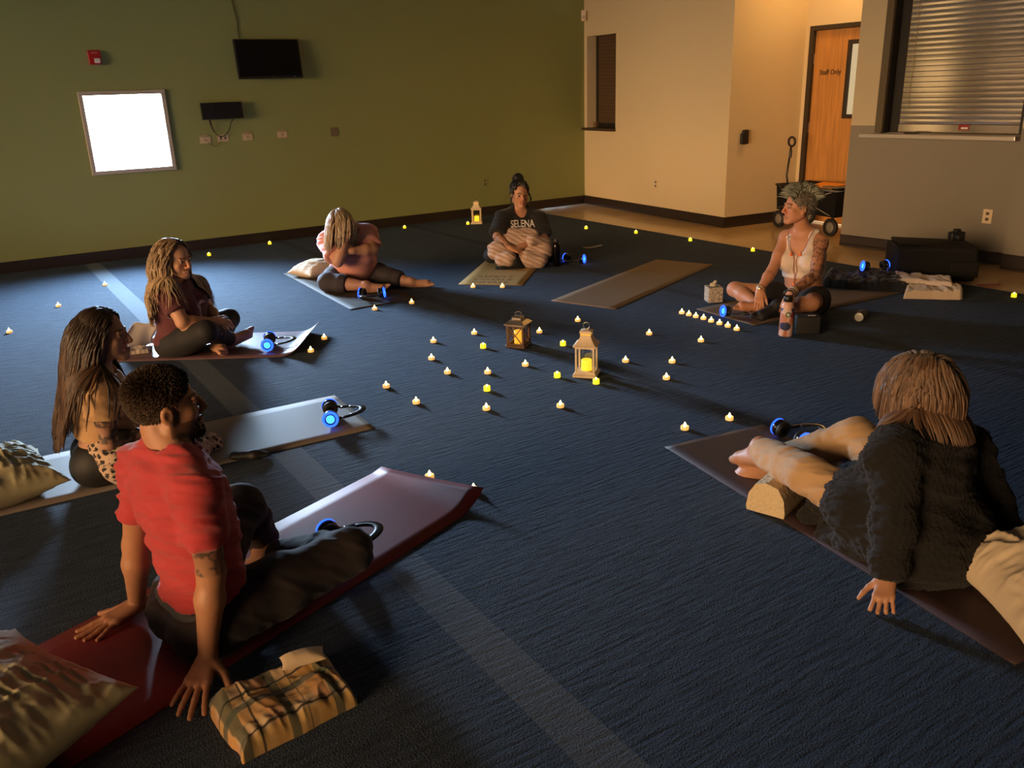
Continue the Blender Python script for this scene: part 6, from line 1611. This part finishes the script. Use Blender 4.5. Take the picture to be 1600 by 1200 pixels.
strands('hair_sides', paths, .0032, .0008, MATS['grey_green_hair'], T0, 4, ((.09, .075, .055), (.24, .21, .16)), 48)


def drape(F_, pts, off, it=14):
    q_ = np.array(pts, float)
    for _ in range(it): D_ = F_.eval(q_); q_ = q_ - F_.grad(q_) * np.clip(D_ - off, -.03, .03)[:, None] * .8
    return q_


FB = Field(); FB.pr = F.pr + [q for q in F.pick(('torso',), .010).pr if q[0] != 'cap']
nk = drape(FB, spline([TT(0, -.05, 1.02), TT(-.062, -.01, 1.0), TT(-.055, .06, .86), TT(-.030, .11, .66), TT(.0, .14, .45), TT(.02, .13, .30)], 7), .004); nk2 = drape(FB, spline([TT(0, -.05, 1.02), TT(.062, -.01, 1.0), TT(.055, .06, .86), TT(.035, .11, .66), TT(.015, .14, .45), TT(.02, .13, .30)], 7), .004)
n_ = thing('necklace', 'long bead necklace with orange tassels worn by the woman with the mohawk', 'necklace', (J['pel'][0], J['pel'][1], 0))
bm = BM(); tube(bm, nk, .0022, 6); tube(bm, nk2, .0022, 6); obj('cord', bm, mat('rust_beads', (.40, .12, .06), .5), n_, True)
M_tas = mat('orange_tassel', (.85, .22, .07), .8)
for c_, s_ in ((nk[19], .7), (nk2[19], .8), (nk[-1], 1.0)):
    bm = BM(); c_ = np.array(c_) + AX[1] * .006; lathe(bm, [(0, .006 * s_), (.006 * s_, 0), (.013 * s_, -.024 * s_), (.014 * s_, -.034 * s_), (0, -.036 * s_)], 12, c_); obj('tassel', bm, M_tas, n_, True)
bm = BM(); lathe(bm, [(0, .012), (.008, .006), (.009, -.004), (0, -.012)], 12, np.array(nk2[12]) + AX[1] * .006); obj('pendant', bm, mat('pearl_pendant', (.8, .72, .6), .3), n_, True)


def band(name, label, cat, a, b, t_, r, m, th=.004, face=None):
    c_ = a * (1 - t_) + b * t_; d_ = nrm(b - a); x_ = nrm(np.cross(d_, UP)); y_ = np.cross(d_, x_); bm = BM(); tube(bm, [c_ + r * (x_ * math.cos(q) + y_ * math.sin(q)) for q in np.linspace(0, 2 * PI, 20, endpoint=False)], th, 6, True)
    t = thing(name, label, cat, (c_[0], c_[1], 0)); obj('band', bm, m, t, True)
    if face is not None: bm = BM(); lathe(bm, [(0, .006), (.014, .006), (.016, .003), (.016, 0)], 18, c_ + nrm(face) * r, nrm(face)); obj('face', bm, mat('watch_face', (.6, .5, .4), .3, metal=.5), t, True)
    return t


band('wristwatch', 'light wristwatch on the right wrist of the woman with the mohawk', 'watch', J['elR'], J['wrR'], .92, .031, mat('gold_strap', (.55, .38, .2), .35, metal=.7), .005, V3(-.6, -.7, .4))
t = band('bracelets', 'stack of bead bracelets on the left wrist of the woman with the mohawk', 'bracelet', J['elL'], J['wrL'], .86, .032, mat('wood_beads', (.30, .17, .09), .5), .006)
for k, (t_, c_) in enumerate(((.92, (.45, .36, .24)), (.98, (.14, .09, .06)))):
    q_ = J['elL'] * (1 - t_) + J['wrL'] * t_; d_ = nrm(J['wrL'] - J['elL']); x_ = nrm(np.cross(d_, UP)); y_ = np.cross(d_, x_); bm = BM(); tube(bm, [q_ + .031 * (x_ * math.cos(a) + y_ * math.sin(a)) for a in np.linspace(0, 2 * PI, 20, endpoint=False)], .006, 6, True); obj('band', bm, mat('beads_%d' % k, c_, .5), t, True)

# ------------------------------------------------------------------ 7. woman in the black cardigan, back to the viewer
J = dict(pel=P(1442, 826, 2.58), neck=P(1440, 674, 2.62), head=P(1430, 612, 2.67), hf=V3(-.80, .58, -.12), hu=V3(-.04, .04, 1), shL=P(1394, 712, 2.49), shR=P(1510, 704, 2.76), elL=P(1398, 815, 2.42), wrL=P(1386, 902, 2.36), elR=P(1552, 790, 2.74), wrR=P(1592, 860, 2.66),
         knL=P(1262, 742, 2.86), anL=P(1186, 702, 3.24), toL=P(1152, 698, 3.40), knR=P(1338, 682, 3.04), anR=P(1200, 727, 3.24), toR=P(1156, 732, 3.30), fwd=V3(-.75, .62, 0), toes=False, hipline=V3(.6, .78, 0), tupL=V3(.3, .2, .9), tupR=V3(-.2, -.5, .8))
T0 = make_person('woman with a grey-brown bob in a black knitted cardigan and tan trousers, seen from behind', J, 'woman')
F, TT, AX, TH, HX = person(J, w=1.0, deep=1.0, bust=.02, hips=1.02, limb=.95, hs=1.0)
hL = nrm(fl(1376, 952) - fl(1386, 906)); hR = nrm(fl(1640, 885) - fl(1594, 862))
hand(F, J['wrL'], hL * .85 - UP * .5, UP * .9 + hL * .5, 1, .86, spread=.14, thumb_out=.85, curls=[(.25, .55, .3), (.25, .5, .3), (.3, .55, .3), (.3, .5, .3)], floor=.004)
hand(F, J['wrR'], hR * .9 - UP * .4, UP * .9 + hR * .4, -1, .98, (.1, .15, .1), .15, floor=.004)
blob('body', F, .008, skin_mat('mature_skin'), T0, [(TH(0, .01, -.02), .14, .0042), (J['wrL'] + hL * .07, (.12, .12, .075), .003), (J['toL'] - V3(-.04, .04, 0), .11, .005)], color=skin_color((.46, .235, .13), TH, 1.0), clampz=.004)
eyes(TH, 1.0, T0)
# the ribbed cardigan
up = nrm(J['neck'] - J['pel']); K = F.pick(('torso', 'trap', 'hips'), .028, .04, {'hips': .038})
for q in 'LR':
    sh, el, wr = J['sh' + q], J['el' + q], J['wr' + q]; K.cap(sh, el, .074, .064, .04, 'slv'); K.cap(el, el * .3 + wr * .7, .064, .052, .03, 'slv'); K.cyl(el * .3 + wr * .7, el * .03 + wr * .97, .050, .044, .02, 'slv')
hl, hr = J['hipL'], J['hipR']
K.cap(hl, hl + (J['knL'] - hl) * .48, .135, .118, .06, 'skirt'); K.cap(hr, hr + (J['knR'] - hr) * .40, .130, .115, .06, 'skirt'); K.cap(J['pel'] + V3(.02, -.02, .0), hl + (J['knL'] - hl) * .50 + UP * .02, .135, .105, .06, 'skirt'); K.cap(J['pel'], hr + (J['knR'] - hr) * .40, .13, .11, .06, 'skirt')
K.cap(J['pel'] + V3(-.04, -.10, -.05), fl(1285, 832, .02) , .055, .018, .06, 'skirt'); K.cap(J['pel'] + V3(.06, -.10, -.05), J['pel'] + V3(-.12, -.12, -.07), .09, .06, .06, 'skirt')
for a_, b_2, ra, rb in (((1330, 790, .06), (1262, 806, .03), .075, .030), ((1345, 800, .07), (1300, 830, .03), .085, .030), ((1400, 850, .08), (1330, 850, .03), .09, .032), ((1372, 745, .16), (1300, 775, .12), .09, .075)): K.cap(fl(*a_), fl(*b_2), ra, rb, .06, 'skirt')
K.ell(J['neck'] + up * .055 + HX[1] * .015, (.062, .062, .05), None, .01, '', 'sub')


def knit(Vt, N):
    a = Vt - J['pel']; s_ = a @ AX[0]; u_ = a @ AX[2]; w_ = wrinkles(((8, 3, 4), (3, 8, 4), (4, 4, 13)), .020, 74)(Vt, N)
    return w_ + .0035 * np.sin(s_ * 2 * PI / .0135) * np.cos(u_ * 2 * PI / .05 + 2 * np.sin(s_ * 90)) + .002 * np.sin(u_ * 2 * PI / .012)


blob('cardigan', K, .0065, mat('black_wool_knit', (.0075, .0070, .0066), .95, sheen=.05, bump=.5, scale=150), T0, folds=knit, smooth=1, clampz=.005)
S = trousers(F, J, .013, None, .93, (.066, .066, .058), 1.05, 1.0); blob('trousers', S, .0065, mat('khaki_twill', (0.46, 0.295, 0.15), .8, sheen=.15, bump=.1, scale=400), T0, folds=wrinkles(((11, 4, 4), (4, 11, 5), (4, 4, 16)), .011, 76), smooth=2, clampz=.006)
p_, n_, l_, (hx, hy, hz) = scalp(TH, 1.0, 1000, 55, front=.062, low=.01, back=-.055); sg = np.sign((p_ - TH(0, 0, 0)) @ hx)[:, None]
d_ = n_ * .75 + hx * sg * .35 - UP * .1; d_ /= np.linalg.norm(d_, axis=1, keepdims=True); FH = Field(); FH.pr = F.pr + K.pick(('torso', 'trap', 'slv'), 0).pr
paths = grow(FH, p_ + n_ * .008, d_, 13, .0125, .30, .14, .74, .012, 53, .03, .12)
lim = np.random.RandomState(3)
strands('hair', paths, .0070, .0012, hair_mat('grey_brown_bob', .38), T0, 5, ((.085, .045, .024), (.24, .145, .085), (.33, .28, .22)), 57, .6)
gl = thing('glasses', 'thin-rimmed glasses worn by the woman in the black cardigan', 'glasses', (J['head'][0], J['head'][1], 0)); M_gl = mat('thin_metal_rim', (.45, .40, .34), .3, metal=.9)
for sx in (-1, 1):
    bm = BM(); tube(bm, [TH(sx * .034 + .022 * math.cos(a), .108 - .25 * abs(.022 * math.cos(a) * sx + .0) * 0, -.006 + .017 * math.sin(a)) for a in np.linspace(0, 2 * PI, 22, endpoint=False)], .0014, 6, True); obj('rim', bm, M_gl, gl, True)
    bm = BM(); tube(bm, [TH(sx * .056, .106, .002), TH(sx * .080, .06, .004), TH(sx * .084, .0, .002), TH(sx * .082, -.02, -.012)], .0014, 6); obj('temple', bm, M_gl, gl, True)
bm = BM(); tube(bm, [TH(-.012, .108, -.002), TH(0, .112, .001), TH(.012, .108, -.002)], .0014, 6); obj('bridge', bm, M_gl, gl, True)

# ------------------------------------------------------------------ leopard blanket in the lap of the dark-haired woman
def leopard_mat():
    m = mat('leopard_fleece', (.5, .33, .2), .9, sheen=.3); nt, b, L = nodes_of(m); N = nt.nodes.new
    g = N('ShaderNodeNewGeometry'); v = N('ShaderNodeTexVoronoi'); v.inputs['Scale'].default_value = 40; v.inputs['Randomness'].default_value = .85; n = N('ShaderNodeTexNoise'); n.inputs['Scale'].default_value = 40
    ad = N('ShaderNodeMix'); ad.data_type = 'VECTOR'; ad.inputs[0].default_value = .02; L(g.outputs['Position'], ad.inputs[4]); L(n.outputs['Color'], ad.inputs[5]); L(ad.outputs[1], v.inputs['Vector'])
    n2 = N('ShaderNodeTexNoise'); n2.inputs['Scale'].default_value = 60; L(g.outputs['Position'], n2.inputs['Vector']); a = N('ShaderNodeMath'); a.operation = 'MULTIPLY_ADD'; a.inputs[1].default_value = .25; L(n2.outputs['Fac'], a.inputs[0]); L(v.outputs['Distance'], a.inputs[2])
    r = N('ShaderNodeValToRGB'); r.color_ramp.interpolation = 'CONSTANT'; e = r.color_ramp.elements; e[0].color = (.22, .11, .05, 1); e[1].position = .24; e[1].color = (.010, .008, .007, 1); k = e.new(.56); k.color = (.58, .40, .27, 1)
    L(a.outputs[0], r.inputs[0]); L(r.outputs[0], b.inputs['Base Color']); return m


JD = dict(pel=P(166, 708, 3.52)); B = Field()
B.cap(P(172, 700, 3.42), P(182, 730, 3.34), .075, .05, .04); B.cap(P(190, 700, 3.44), P(300, 700, 3.60), .085, .07, .05); B.cap(P(230, 715, 3.66), P(330, 690, 3.84), .07, .045, .05); B.cap(P(185, 735, 3.32), P(200, 742, 3.40), .045, .045, .04); B.cap(P(305, 705, 3.72), P(335, 702, 3.78), .045, .03, .03)
B.cap(P(172, 690, 3.36), P(222, 676, 3.46), .035, .028, .02, '', None, 'sub'); B.ell(P(240, 672, 3.50), (.06, .06, .035), None, .02, '', 'sub')
o = blob('leopard_blanket', B, .0075, leopard_mat(), None, (), wrinkles(((8, 3, 6), (3, 8, 6), (4, 4, 10)), .026, 84), None, 2, .0065)
tag(o, 'leopard print fleece blanket gathered in the lap of the long-haired woman', 'blanket')
